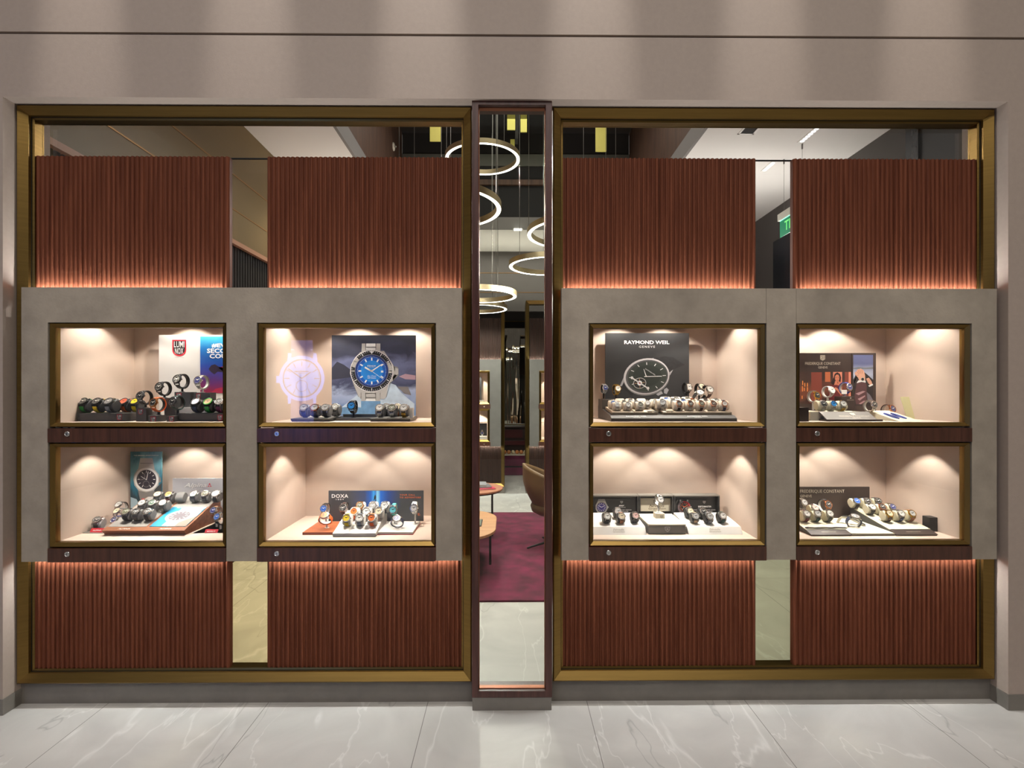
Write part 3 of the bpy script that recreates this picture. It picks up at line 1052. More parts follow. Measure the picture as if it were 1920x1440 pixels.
R90 = Matrix.Translation((VXL - 0.004, Ys, q.z)) @ Matrix.Rotation(PI / 2, 4, 'Y')
MB().lathe([(0.0, 0.012), (0.03, 0.012), (0.032, 0.02), (0.055, 0.012), (0.06, 0.0)], 28, R90).build('rose', mat('cream_white', S(222, 214, 196), 0.5), t)
MB().lathe([(0.0, 0.05), (0.018, 0.05), (0.012, 0.03), (0.012, 0.012)], 16, R90).build('head', M_STEEL, t)

# ---- exit sign, hung on two wires, read from the far side
ex = 3.02
zt_, zb_ = Z(403, 5.7), Z(437, 5.7)
t = empty('exit_sign', (ex, 5.58, zt_), 'green lit exit sign hung from the white ceiling, seen from its back', 'sign')
obj_box('housing', mat('sign_housing', S(206, 204, 190), 0.5), ex - 0.022, ex + 0.022, 5.34, 5.90, zt_, zt_ + 0.075, t, bevel=0.003)
obj_box('plate', mat('sign_plate', S(24, 120, 84), 0.25, emit=(S(20, 120, 84), 0.55)), ex - 0.004, ex + 0.004, 5.36, 5.88, zt_ - 0.185, zt_ + 0.001, t)
obj_box('lit_edge', emit_mat('sign_edge', (0.35, 1.0, 0.75), 1.6), ex - 0.0046, ex + 0.0046, 5.36, 5.88, zt_ - 0.008, zt_, t)
M_EXIT = emit_mat('sign_letters', (0.22, 0.95, 0.25), 1.1)
for lift in (0.0048, -0.0050):
    text('EXIT', (ex, 5.635, zt_ - 0.088), (0, 1, 0), (0, 0, 1), 0.29, 0.105, M_EXIT, t, bold=0.015, lift=lift)
for y in (5.44, 5.80):
    MB().cyl((ex, y, zt_ + 0.075), (ex, y, SCZ), 0.002, 6).build('wire', M_WIRE, t)
    MB().cyl((ex, y, SCZ - 0.05), (ex, y, SCZ), 0.008, 8).build('anchor', M_GREYP, t)

# ================================================================== the far display front, same build as the near one
M_FARF = wood_mat('far_fluted_wenge', S(36, 22, 17), S(58, 37, 29), 0.6, 70, 2.5)
M_FARF.node_tree.nodes['Principled BSDF'].inputs['Specular IOR Level'].default_value = 0.25
FY = 8.20


def far_front(xa, xb, openx, side):
    """one half: side -1 keeps its open end at xb, +1 at xa"""
    nm = 'beside the round side table' if side < 0 else 'behind the tan chair'
    z0, z1 = 0.10, 2.97
    t = empty('display_wall', ((xa + xb) / 2, FY, 0.0), 'far dark fluted display front with grey band, ' + nm, 'display wall', 'far display fronts')
    MB().frame(xa, xb, z0, z1, [(0, FY + 0.50), (0, FY), (0.005, FY - 0.004), (0.052, FY + 0.03), (0.052, FY + 0.09)]).build('brass_frame', M_BRASS, t)
    obj_box('plinth', M_PLINTH, xa, xb, FY + 0.005, FY + 0.45, 0, z0, t)
    flute_board(xa + 0.05, xb - 0.05, FY + 0.045, 2.00, 2.70, t, M_FARF)
    flute_board(xa + 0.05, xb - 0.05, FY + 0.045, z0 + 0.05, 0.80, t, M_FARF)
    obj_box('transom_pane', M_GLASS, xa + 0.05, xb - 0.05, FY + 0.08, FY + 0.088, 2.70, z1 - 0.05, t)
    # stone band with one column of cases
    cxa, cxb = (X(896, FY) - 0.62, X(918.5, FY)) if side < 0 else (X(1010.5, FY), X(1010.5, FY) + 0.9)
    ba, bb = (xa, xb - 0.055) if side < 0 else (xa + 0.055, xb)
    zz = ((1.37, 1.885, 1.305), (0.795, 1.305, 0.735))
    mb = MB()
    mb.box(ba, cxa, FY - 0.045, FY + 0.03, 0.725, 2.06)
    mb.box(cxb, bb, FY - 0.045, FY + 0.03, 0.725, 2.06)
    mb.box(cxa, cxb, FY - 0.045, FY + 0.03, 1.885, 2.06)
    mb.build('stone_band', mat('dark_grey_stone', S(104, 102, 98), 0.7, noise=((7, 7, 7), 0.1)), t, fix=False)
    for zb, ztp, zd in zz:
        MB().frame(cxa, cxb, zb, ztp, [(0, FY + 0.02), (0, FY - 0.046), (0.004, FY - 0.048), (0.034, FY - 0.03), (0.034, FY + 0.02)]).build('case_frame', M_BRASS, t)
        obj_box('case_pane', M_GLASS, cxa + 0.033, cxb - 0.033, FY - 0.02, FY - 0.014, zb + 0.033, ztp - 0.033, t)
        b = MB()
        b.box(cxa + 0.02, cxb - 0.02, FY + 0.46, FY + 0.47, zb, ztp); b.box(cxa + 0.02, cxa + 0.034, FY, FY + 0.47, zb, ztp); b.box(cxb - 0.034, cxb - 0.02, FY, FY + 0.47, zb, ztp)
        b.box(cxa + 0.02, cxb - 0.02, FY, FY + 0.47, zb, zb + 0.034); b.box(cxa + 0.02, cxb - 0.02, FY, FY + 0.47, ztp - 0.02, ztp - 0.012)
        b.build('case_lining', M_LINING, t, fix=False)
        obj_box('drawer_front', M_DOOR, cxa - 0.01, cxb + 0.01, FY - 0.05, FY, zd, zb if zb > 1 else zb, t)
        lx = cxb - 0.085 if side < 0 else cxa + 0.6
        MB().cyl((lx, FY - 0.058, (zd + zb) / 2), (lx, FY - 0.05, (zd + zb) / 2), 0.011, 12).build('lock', M_STEEL, t)
        ob = MB().box(cxa + 0.04, cxb - 0.04, FY + 0.2, FY + 0.36, zb + 0.28, zb + 0.284).build('glass_shelf', M_GLASS, t)
        for sx in (0.25, 0.75):
            spot_light('far_showcase_spot', (cxa + (cxb - cxa) * sx, FY + 0.34, ztp - 0.03), (cxa + (cxb - cxa) * sx, FY + 0.36, 0), 15, SPOT, 110, 0.4, 0.01)
    area_light('led_strip', ((xa + xb) / 2, FY + 0.036, 2.05), xb - xa - 0.1, 0.01, 8, LED, target=((xa + xb) / 2, FY + 0.045, 2.12))
    area_light('led_strip', ((xa + xb) / 2, FY + 0.036, 0.735), xb - xa - 0.1, 0.01, 8, LED, target=((xa + xb) / 2, FY + 0.045, 0.66))
    return cxa, cxb


far_front(-1.5, X(946, FY), None, -1)
far_front(X(986, FY), 1.75, None, 1)
# things in the far cases that show in the window
M_POST = mat('poster_black', S(28, 30, 36), 0.5)
p = empty('poster', (-0.40, FY + 0.42, 1.404), 'tall dark poster standing in the far upper showcase', 'poster')
obj_box('board', M_POST, -0.62, X(903, FY + 0.42), FY + 0.42, FY + 0.43, 1.404, 1.80, p)
p = empty('watch_tray', (-0.42, FY + 0.2, 1.404), 'white watch tray in the far upper showcase before the dark poster', 'watch tray')
obj_box('tray', mat('white_lacquer', S(236, 234, 228), 0.35), -0.60, X(906, FY), FY + 0.10, FY + 0.32, 1.404, 1.43, p)
p = empty('poster', (-0.38, FY + 0.34, 0.829), 'black poster with a silver watch in the far lower showcase', 'poster')
obj_box('board', M_POST, -0.58, X(913, FY + 0.3), FY + 0.34, FY + 0.35, 0.829, 1.06, p)
pr = Print(FY + 0.34, p)
pr.ell('printed_watch', M_STEEL, 904, 812, 3.2).up().ell('printed_dial', mat('print_blue', S(52, 56, 110), 0.4), 904, 812, 2.3)
pr.bar('printed_watch', M_STEEL, 904, 806, 904, 809, 3).bar('printed_watch', M_STEEL, 904, 815, 904, 818, 3).done()
p = empty('watch_tray', (-0.40, FY + 0.15, 0.829), 'white watch tray on the bright floor of the far lower showcase', 'watch tray')
obj_box('tray', mat('white_lacquer', S(236, 234, 228), 0.35), -0.58, X(912, FY), FY + 0.08, FY + 0.28, 0.829, 0.865, p)

# ---- beyond the passage: bench, dark red cabinet and a tall rippled mirror
M_VELV = mat('burgundy_velvet', S(104, 26, 62), 0.85, noise=((5, 5, 5), 0.3), sheen=0.5)
t = empty('bench', (0.2, 10.2, 0), 'burgundy velvet two-tier bench beyond the passage in the far display front', 'bench')
obj_box('base', M_VELV, -0.6, 0.9, 9.96, 10.40, 0.004, 0.150, t, bevel=0.012)
obj_box('cushion', M_VELV, -0.6, 0.9, 9.95, 10.40, 0.175, 0.375, t, bevel=0.015)
obj_box('plinth', M_VOID, -0.58, 0.88, 9.98, 10.40, 0.15, 0.175, t)
obj_box('top_board', mat('pale_board', S(206, 196, 180), 0.4), -0.6, 0.9, 9.94, 10.42, 0.375, 0.387, t)
M_TANB = mat('tan_bead', S(196, 128, 76), 0.35)
for k in range(8):
    x = -0.13 + 0.078 * k
    tag(MB().lathe([(0.037 * math.sin(PI * j / 12), 0.038 - 0.037 * math.cos(PI * j / 12)) for j in range(13)], 20, Matrix.Translation((x, 10.08, 0.3865))).build('wooden_ball', M_TANB if k % 3 else mat('pale_bead', S(214, 196, 160), 0.4), None, smooth=True),
        'small tan wooden ball in the row along the burgundy bench', 'wooden ball', 'row of wooden balls on the bench')
M_RED = mat('oxblood_lacquer', S(78, 26, 30), 0.3)
t = empty('cabinet', (0.2, 10.6, 0), 'dark oxblood cabinet with open shelf behind the burgundy bench', 'cabinet')
obj_box('body', mat('oxblood_dark', S(48, 28, 26), 0.4), -0.7, 1.0, 10.50, 10.9, 0, 0.86, t)
obj_box('top_board', mat('oxblood_dark', S(48, 28, 26), 0.4), -0.72, 1.02, 10.43, 10.9, 0.86, 0.885, t)
obj_box('shelf_board', M_RED, -0.7, 1.0, 10.45, 10.52, 0.52, 0.60, t)
obj_box('drawer_front', M_RED, -0.66, 0.30, 10.484, 10.50, 0.66, 0.82, t)
obj_box('drawer_front', mat('oxblood_dark', S(48, 28, 26), 0.4), 0.31, 0.98, 10.484, 10.50, 0.66, 0.82, t)
t = empty('wall_mirror', (0.2, 10.95, 0.90), 'tall rippled mirror above the oxblood cabinet repeating the ring lamps', 'mirror')
obj_box('glass', mirror_mat('rippled_mirror', 0.16), -0.9, 1.2, 10.94, 10.95, 0.90, 3.0, t)
obj_box('frame', M_BRASS, -0.92, 1.22, 10.95, 11.0, 0.885, 3.02, t)

# ================================================================== the advertising screen in the mall that the glass mirrors back
AY = -5.0
VYV = 2 * 2.646 - AY          # its mirror image stands this deep behind the glass
def A(px, py):                # mirror-image pixel -> place on the screen
    p = P(px, py, VYV)
    return p.x, p.z
ax, az = A(552, 705)
t = empty('advertising_screen', (ax, AY, 0), 'free-standing lit advertising screen with a pale blue watch, mirrored in the showcase glass', 'advertising screen')
obj_box('body', M_BLK, ax - 0.72, ax + 0.72, AY - 0.14, AY - 0.004, 0.25, 2.75, t, bevel=0.01)
obj_box('base', M_BLK, ax - 0.5, ax + 0.5, AY - 0.35, AY + 0.2, 0, 0.03, t)
obj_box('foot', M_BLK, ax - 0.3, ax + 0.3, AY - 0.11, AY - 0.03, 0.03, 0.25, t)
obj_box('screen', emit_mat('screen_dark', (0.10, 0.12, 0.35), 0.15), ax - 0.68, ax + 0.68, AY - 0.006, AY, 0.32, 2.70, t)
E1 = emit_mat('screen_case', (0.10, 0.28, 1.0), 15.0)
E2 = emit_mat('screen_dial', (0.08, 0.30, 1.0), 14.0)
E3 = emit_mat('screen_strap', (0.24, 0.28, 0.95), 4.0)
E4 = emit_mat('screen_lines', (0.30, 0.22, 0.30), 1.0)
E5 = emit_mat('screen_stitch', (0.5, 0.6, 1.0), 15.0)


class Scr:
    def __init__(self):
        self.n, self.g = 1, {}

    def poly(self, name, m, pts):
        self.g.setdefault((name, m.name), (MB(), m))
        y = AY + 0.001 * self.n
        self.g[(name, m.name)][0].poly([(A(a, b_)[0], y, A(a, b_)[1]) for a, b_ in pts])

    def ell(self, name, m, cx, cy, r, n=64):
        self.poly(name, m, [(cx + r * math.cos(2 * PI * i / n), cy + r * math.sin(2 * PI * i / n)) for i in range(n)])

    def bar(self, name, m, x0, y0, x1, y1, w):
        d = math.hypot(x1 - x0, y1 - y0)
        nx, ny = -(y1 - y0) / d * w / 2, (x1 - x0) / d * w / 2
        self.poly(name, m, [(x0 + nx, y0 + ny), (x1 + nx, y1 + ny), (x1 - nx, y1 - ny), (x0 - nx, y0 - ny)])


s = Scr()
wx, wy = 566.0, 709.5
s.poly('screen_strap', E3, [(546, 638), (586, 638), (588, 672), (545, 672)])
s.poly('screen_strap', E3, [(545, 745), (588, 745), (588, 812), (545, 812)])
s.n = 2
for x in (541, 588.5):
    s.poly('screen_case', E1, [(x - 1, 662), (x + 5, 662), (x + 8 if x > 560 else x + 6, 690), (x - 3, 690)])
    s.poly('screen_case', E1, [(x - 3, 730), (x + 6, 730), (x + 4, 757), (x - 1, 757)])
s.poly('screen_case', E1, [(518, 705), (524, 705), (524, 718), (518, 718)])
s.poly('screen_stitch', E5, [(546, 655), (551, 655), (551, 656.2), (546, 656.2)])
s.poly('screen_stitch', E5, [(582, 655), (587, 655), (587, 656.2), (582, 656.2)])
s.n = 3
s.ell('screen_case', E1, wx, wy, 42.5)
s.n = 4
s.ell('screen_lines', E4, wx, wy, 36.2); s.n = 5
s.ell('screen_dial', E2, wx, wy, 34.2); s.n = 6
s.ell('screen_lines', E4, wx, wy + 14, 11.0); s.n = 7
s.ell('screen_dial', E2, wx, wy + 14, 10.2); s.n = 8
for k in range(12):
    a = 2 * PI * k / 12
    if k != 6:
        s.bar('screen_lines', E4, wx + 23 * math.sin(a), wy - 23 * math.cos(a), wx + 32 * math.sin(a), wy - 32 * math.cos(a), 1.3)
for k in range(60):
    a = 2 * PI * k / 60
    s.bar('screen_lines', E4, wx + 32.2 * math.sin(a), wy - 32.2 * math.cos(a), wx + 34.4 * math.sin(a), wy - 34.4 * math.cos(a), 0.7)
s.bar('screen_lines', E4, wx, wy, wx - 25, wy - 18, 1.6)
s.bar('screen_lines', E4, wx, wy, wx + 17, wy - 12, 1.6)
s.bar('screen_lines', E4, wx, wy + 14, wx, wy + 5, 0.7)
s.bar('screen_lines', E4, wx - 14, wy - 13, wx + 13, wy - 13, 1.6)
s.bar('screen_lines', E4, wx - 6, wy - 10, wx + 6, wy - 10, 0.9)
for (name, _), (mb, m) in s.g.items():
    mb.build(name, m, t, fix=False)

# ================================================================== wristwatches, cushions and stands
CASE = {'steel': M_STEEL, 'gold': mat('yellow_gold', S(226, 180, 84), 0.22, metal=1.0), 'rose gold': mat('rose_gold', S(216, 150, 112), 0.22, metal=1.0),
        'black': mat('black_case', S(34, 34, 36), 0.35, metal=0.4), 'gunmetal': mat('gunmetal', S(96, 98, 102), 0.3, metal=0.9), 'bronze': mat('bronze_case', S(178, 120, 70), 0.3, metal=1.0),
        'green': mat('green_case', S(70, 190, 60), 0.4), 'white': mat('white_case', S(232, 230, 226), 0.35)}
DIALC = {'black': (26, 27, 30), 'white': (232, 230, 224), 'silver': (198, 198, 196), 'blue': (40, 96, 190), 'navy': (36, 46, 110), 'yellow': (238, 208, 40), 'orange': (240, 120, 44),
         'green': (60, 92, 74), 'turquoise': (120, 214, 208), 'cream': (232, 218, 186), 'pink': (226, 186, 178), 'grey': (120, 120, 120), 'tan': (206, 164, 96), 'coral': (240, 104, 74), 'brown': (84, 56, 40), 'olive': (96, 98, 76), 'bright blue': (44, 140, 220)}
DIAL = {k: mat('dial_' + k.replace(' ', '_'), S(*v), 0.3, coat=0.6) for k, v in DIALC.items()}
STRAPC = {'black': (30, 30, 32), 'navy': (40, 50, 78), 'orange': (240, 104, 30), 'yellow': (238, 204, 20), 'green': (44, 150, 62), 'grey': (140, 144, 148), 'brown': (62, 38, 32), 'tan': (176, 116, 82), 'turquoise': (72, 176, 166),
          'purple': (96, 36, 72), 'white': (230, 228, 224), 'burgundy': (96, 40, 44), 'dark green': (40, 70, 66), 'slate': (76, 84, 98), 'beige': (206, 182, 150), 'blue': (44, 66, 150)}
STRAP = {k: mat('strap_' + k.replace(' ', '_'), S(*v), 0.55) for k, v in STRAPC.items()}
M_INDEX = mat('pale_index', S(236, 236, 228), 0.35)
M_INDEXD = mat('dark_index', S(44, 42, 42), 0.35)
LIGHT_DIALS = {'white', 'silver', 'yellow', 'orange', 'turquoise', 'cream', 'pink', 'tan', 'coral', 'bright blue'}
CUSH = {'grey': mat('grey_cushion', S(116, 116, 116), 0.75), 'charcoal': mat('charcoal_cushion', S(52, 52, 54), 0.6), 'beige': mat('beige_cushion', S(226, 212, 192), 0.75), 'cream': mat('cream_cushion', S(226, 218, 188), 0.75),
        'white': mat('white_cushion', S(236, 234, 228), 0.6), 'silver': mat('silver_cushion', S(160, 160, 160), 0.4, metal=0.3), 'black': mat('black_cushion', S(40, 40, 42), 0.5)}
M_CLEAR = mat('frosted_plastic', S(222, 220, 214), 0.3)
LA, LB = 0.030, 0.029
_mesh = {}


def cached(key, make, m):
    k = key + (m.name,)
    if k not in _mesh:
        mb = make()
        o = mb.build(key[0], m, None, smooth=key[0] in ('case', 'bezel', 'crown', 'cushion_pad'), local=True)
        me = o.data
        bpy.data.objects.remove(o)
        if key[0] in ('case', 'bezel', 'crown', 'cushion_pad'):
            try:
                me.set_sharp_from_angle(angle=math.radians(35))
            except Exception:
                pass
        _mesh[k] = me
    return _mesh[k]


def part(name, me, root):
    o = bpy.data.objects.new(name, me)
    o.parent = root
    C.objects.link(o)
    return o                      # parts and sub-parts share the watch's own axes


def mk_case(rect):
    mb = MB()
    if rect:
        mb.box(-0.0145, 0.0145, -0.0185, 0.0185, -0.005, 0.0025)
    else:
        mb.lathe([(0.0, -0.0065), (0.0165, -0.0065), (0.0203, -0.0035), (0.0210, 0.0), (0.0205, 0.0026), (0.0, 0.0026)], 32)
    for sx in (-1, 1):
        for sy in (-1, 1):
            x0, x1 = (0.0105, 0.0135)
            mb.prism([(sx * x0, sy * 0.014, -0.005), (sx * x0, sy * 0.0245, -0.0105), (sx * x0, sy * 0.0245, -0.0065), (sx * x0, sy * 0.014, 0.0022)], (sx * (x1 - x0), 0, 0))
    return mb


def mk_bezel(rect):
    if rect:
        mb = MB()
        o, i = (0.0147, 0.0187), (0.0118, 0.0158)
        z0, z1 = 0.0020, 0.0042
        r0 = [(-o[0], -o[1], z0), (o[0], -o[1], z0), (o[0], o[1], z0), (-o[0], o[1], z0)]
        r1 = [(-o[0] + 0.001, -o[1] + 0.001, z1), (o[0] - 0.001, -o[1] + 0.001, z1), (o[0] - 0.001, o[1] - 0.001, z1), (-o[0] + 0.001, o[1] - 0.001, z1)]
        r2 = [(-i[0], -i[1], z1), (i[0], -i[1], z1), (i[0], i[1], z1), (-i[0], i[1], z1)]
        r3 = [(x, y, z0) for x, y, _ in r2]
        v = r0 + r1 + r2 + r3
        return mb.add(v, [(j * 4 + k, j * 4 + (k + 1) % 4, (j + 1) * 4 + (k + 1) % 4, (j + 1) * 4 + k) for j in range(3) for k in range(4)])
    return MB().lathe([(0.0206, 0.0012), (0.0208, 0.0030), (0.0192, 0.0052), (0.0172, 0.0054), (0.0164, 0.0042), (0.0164, 0.0020)], 32)


def mk_dial(rect):
    if rect:
        return MB().poly([(-0.012, -0.016, 0.0034), (0.012, -0.016, 0.0034), (0.012, 0.016, 0.0034), (-0.012, 0.016, 0.0034)])
    return MB().lathe([(0.0166, 0.0020), (0.0166, 0.0034), (0.0, 0.0034)], 28)


def mk_mark(rect, chrono):
    mb = MB()
    for k in range(12):
        a = 2 * PI * k / 12
        r0, r1 = (0.0112, 0.0148) if k % 3 == 0 else (0.0124, 0.0148)
        w = 0.0011 if k % 3 == 0 else 0.0008
        if rect:
            r0, r1 = r0 * 0.72, r1 * 0.74
        d, n = Vector((math.sin(a), math.cos(a), 0)), Vector((math.cos(a), -math.sin(a), 0))
        z = Vector((0, 0, 0.0036))
        mb.poly([d * r0 - n * w + z, d * r1 - n * w + z, d * r1 + n * w + z, d * r0 + n * w + z])
    if chrono:
        for cx, cy in ((-0.0068, 0), (0.0068, 0), (0, -0.0070)):
            pts = [(cx + 0.0040 * math.cos(2 * PI * i / 20), cy + 0.0040 * math.sin(2 * PI * i / 20)) for i in range(20)]
            pin = [(cx + 0.0031 * math.cos(2 * PI * i / 20), cy + 0.0031 * math.sin(2 * PI * i / 20)) for i in range(20)]
            v = [(x, y, 0.0036) for x, y in pts] + [(x, y, 0.0036) for x, y in pin]
            mb.add(v, [(i, (i + 1) % 20, 20 + (i + 1) % 20, 20 + i) for i in range(20)])
    return mb


def mk_hand():
    def pt(a, r, w):
        d, n = Vector((math.sin(a), math.cos(a), 0)), Vector((math.cos(a), -math.sin(a), 0))
        return d * r + n * w
    a1, a2 = math.radians(-58), math.radians(56)
    z = Vector((0, 0, 0.0041))
    pts = [pt(a1, 0.0085, 0.0009), pt(a1, 0.001, 0.0012) + Vector((0, 0.0012, 0)), pt(a2, 0.0125, -0.0008), pt(a2, 0.0125, 0.0008), Vector((0, -0.0022, 0)), pt(a1, 0.0085, -0.0009)]
    return MB().poly([p + z for p in pts])


def mk_strap(kind):
    n = 44
    f0, f1 = math.radians(47), math.radians(313)
    mb = MB()
    v, f = [], []
    for i in range(n + 1):
        t = i / n
        ph = f0 + (f1 - f0) * t
        w = 0.0102 - 0.0020 * (1 - abs(2 * t - 1))
        th = 0.0026
        if kind == 'bracelet':
            th = 0.0034 if i % 2 else 0.0026
            w *= 1.04 if i % 2 else 0.99
        ny, nz = math.sin(ph), math.cos(ph)
        y, z = LA * math.sin(ph), -LB + LB * math.cos(ph)
        for s in (-1, 1):
            v.append((s * w, y - ny * 0.0005, z - nz * 0.0005))
        for s in (1, -1):
            v.append((s * w * (0.94 if kind != 'bracelet' else 1), y + ny * th, z + nz * th))
    for i in range(n):
        for k in range(4):
            f.append((i * 4 + k, i * 4 + (k + 1) % 4, (i + 1) * 4 + (k + 1) % 4, (i + 1) * 4 + k))
    f += [(0, 1, 2, 3), (n * 4 + 3, n * 4 + 2, n * 4 + 1, n * 4)]
    return mb.add(v, f)


def mk_cushion(wide):
    hw = 0.030 if wide else 0.0225
    mb = MB()
    v, f = [], []
    n = 28
    xs = [(-hw, 0.55), (-hw * 0.97, 0.86), (-hw * 0.8, 0.97), (0, 0.985), (hw * 0.8, 0.97), (hw * 0.97, 0.86), (hw, 0.55)]
    for x, s in xs:
        for i in range(n):
            a = 2 * PI * i / n
            ex = 0.8
            y = (LA - 0.0012) * s * math.copysign(abs(math.sin(a)) ** ex, math.sin(a))
            z = -LB + (LB - 0.0048) * s * math.copysign(abs(math.cos(a)) ** ex, math.cos(a))
            v.append((x, y, z))
    for j in range(len(xs) - 1):
        for i in range(n):
            f.append((j * n + i, j * n + (i + 1) % n, (j + 1) * n + (i + 1) % n, (j + 1) * n + i))
    f += [tuple(range(n)), tuple(range((len(xs) - 1) * n, len(xs) * n))]
    return mb.add(v, f)


def rotm(tau, yaw, roll):
    return Matrix.Rotation(math.radians(yaw), 4, 'Z') @ Matrix.Rotation(math.radians(tau), 4, 'X') @ Matrix.Rotation(math.radians(roll), 4, 'Z')


def wristwatch(loc, R, sc, dial, case, strap, kind, place, group, rect=False, bezel=None, chrono=False, k=1.0):
    st = 'bracelet' if kind == 'bracelet' else 'strap'
    lab = '%s %swatch, %s dial%s, %s' % (case, 'rectangular ' if rect else '', dial, '' if strap == case else ', %s %s' % (strap, st), place)
    root = empty('wristwatch', loc, lab, 'watch', group)
    root.matrix_world = Matrix.Translation(loc) @ R @ Matrix.Scale(sc, 4)
    cm = CASE[case]
    pc = part('case', cached(('case', rect), lambda: mk_case(rect), cm), root)
    part('bezel', cached(('bezel', rect), lambda: mk_bezel(rect), CASE[bezel] if bezel else cm), pc)
    pd = part('dial', cached(('dial', rect), lambda: mk_dial(rect), DIAL[dial]), root)
    im = M_INDEXD if dial in LIGHT_DIALS else M_INDEX
    part('dial_marking', cached(('dial_marking', rect, chrono), lambda: mk_mark(rect, chrono), im), pd)
    part('hand', cached(('hand',), mk_hand, im), pd)
    part('crown', cached(('crown',), lambda: MB().cyl((0.0195 if not rect else 0.014, 0, -0.001), (0.0242, 0, -0.001), 0.0031, 12), cm), pc)
    sm = CASE.get(strap) if kind == 'bracelet' and strap in CASE else STRAP[strap]
    part(st, cached((st, kind), lambda: mk_strap(kind), sm), root).scale = (k, 1, 1)
    pc.scale = pd.scale = (k, k, k)
    return root


def on_cushion(px, Y, s, place, group, dial='black', case='steel', strap='black', kind='strap', cush='grey', tau=52, yaw=0, sc=1.0, wide=False, empty_c=False, cgroup='watch cushions', **k):
    """watch strapped round a cushion that rests on the surface at height s"""
    R = rotm(tau, yaw, 0)
    xc = X(px, Y - 0.02 * sc)
    cen = Vector((xc, Y, s + (LB + 0.0026) * sc + 0.0006))
    loc = cen + (R @ Vector((0, 0, LB))) * sc
    c = cached(('cushion_pad', wide), lambda: mk_cushion(wide), CUSH[cush])
    o = bpy.data.objects.new('watch_cushion', c)
    o.matrix_world = Matrix.Translation(loc) @ R @ Matrix.Scale(sc, 4)
    C.objects.link(o)
    tag(o, '%s watch cushion%s, %s' % (cush, ' without a watch' if empty_c else '', place), 'watch cushion', cgroup)
    if not empty_c:
        wristwatch(loc, R, sc, dial, case, strap, kind, place, group, **k)


def on_ring(px, py, Y, s, place, group, dial='black', case='steel', strap='black', kind='strap', tau=72, yaw=0, roll=0, sc=1.0, stand='clear', **k):
    """watch held open on a C-shaped ring with a post"""
    R = rotm(tau, yaw, roll)
    loc = P(px, py, Y)
    wristwatch(loc, R, sc, dial, case, strap, kind, place, group, **k)
    m = M_CLEAR if stand == 'clear' else M_BLK
    M4 = Matrix.Translation(loc) @ R @ Matrix.Scale(sc, 4)
    cen = M4 @ Vector((0, 0, -LB))
    st = empty('watch_stand', (cen.x, cen.y, s), '%s ring stand under the watch, %s' % (stand, place), 'watch stand', 'ring stands under the open watches')
    vs, fs = [], []
    n = 20
    for i in range(n + 1):
        ph = math.radians(75 + 210 * i / n)
        for w, d in ((-0.006, 0.0012), (0.006, 0.0012), (0.006, 0.0032), (-0.006, 0.0032)):
            vs.append(M4 @ Vector((w, (LA - d) * math.sin(ph), -LB + (LB - d) * math.cos(ph))))
    for i in range(n):
        for q in range(4):
            fs.append((i * 4 + q, i * 4 + (q + 1) % 4, i * 4 + 4 + (q + 1) % 4, i * 4 + 4 + q))
    MB().add(vs, fs).build('ring', m, st)
    low = min((M4 @ Vector((0, LA * math.sin(math.radians(a)), -LB + LB * math.cos(math.radians(a)))) for a in range(60, 301, 4)), key=lambda p: p.z)
    if low.z - s > 0.003:
        MB().box(low.x - 0.004, low.x + 0.004, low.y - 0.004, low.y + 0.004, s + 0.002, low.z + 0.0015).build('post', m, st)
    MB().lathe([(0.0, 0.0005), (0.013, 0.0005), (0.013, 0.0025), (0.0, 0.003)], 20, Matrix.Translation((low.x, low.y, s))).build('base', m, st)


def fbox(name, m, px0, px1, Y0, Y1, z0, z1, parent=None, bevel=0.0):
    """box whose front face spans px0..px1 at depth Y0"""
    return obj_box(name, m, X(px0, Y0), X(px1, Y0), Y0, Y1, z0, z1, parent, bevel)


def board(name, m, px0, py0, px1, py1, Y, z0, parent, th=0.006):
    return obj_box(name, m, X(px0, Y), X(px1, Y), Y, Y + th, z0, Z(py0, Y, (px0 + px1) / 2), parent)


def wedge(name, m, x0, x1, prof, parent=None, bevel=0.0):
    """side profile in (Y, z) swept along x"""
    return MB().prism([(x0, y, z) for y, z in prof], (x1 - x0, 0, 0)).build(name, m, parent, bevel=bevel)


M_WHITEP = mat('print_white', S(240, 240, 238), 0.5)
M_GREYD = mat('charcoal_board', S(60, 60, 61), 0.6)
M_WHITEB = mat('white_board', S(226, 222, 214), 0.5)
M_REDP = mat('print_red', S(200, 34, 52), 0.5)
M_BLKP = mat('print_black', S(24, 24, 26), 0.5)
M_CREAM = mat('cream_board', S(232, 226, 200), 0.6)
M_WHITEL = mat('white_lacquer', S(236, 234, 228), 0.35)
ORD = ('first', 'second', 'third', 'fourth', 'fifth', 'sixth')

# ------------------------------------------------------------------ A: diver watches with rubber straps
zf = CASES['A']['zf']
xr = CASES['A']['x1'] - 0.02
GA = 'diver watches in the shield logo showcase'


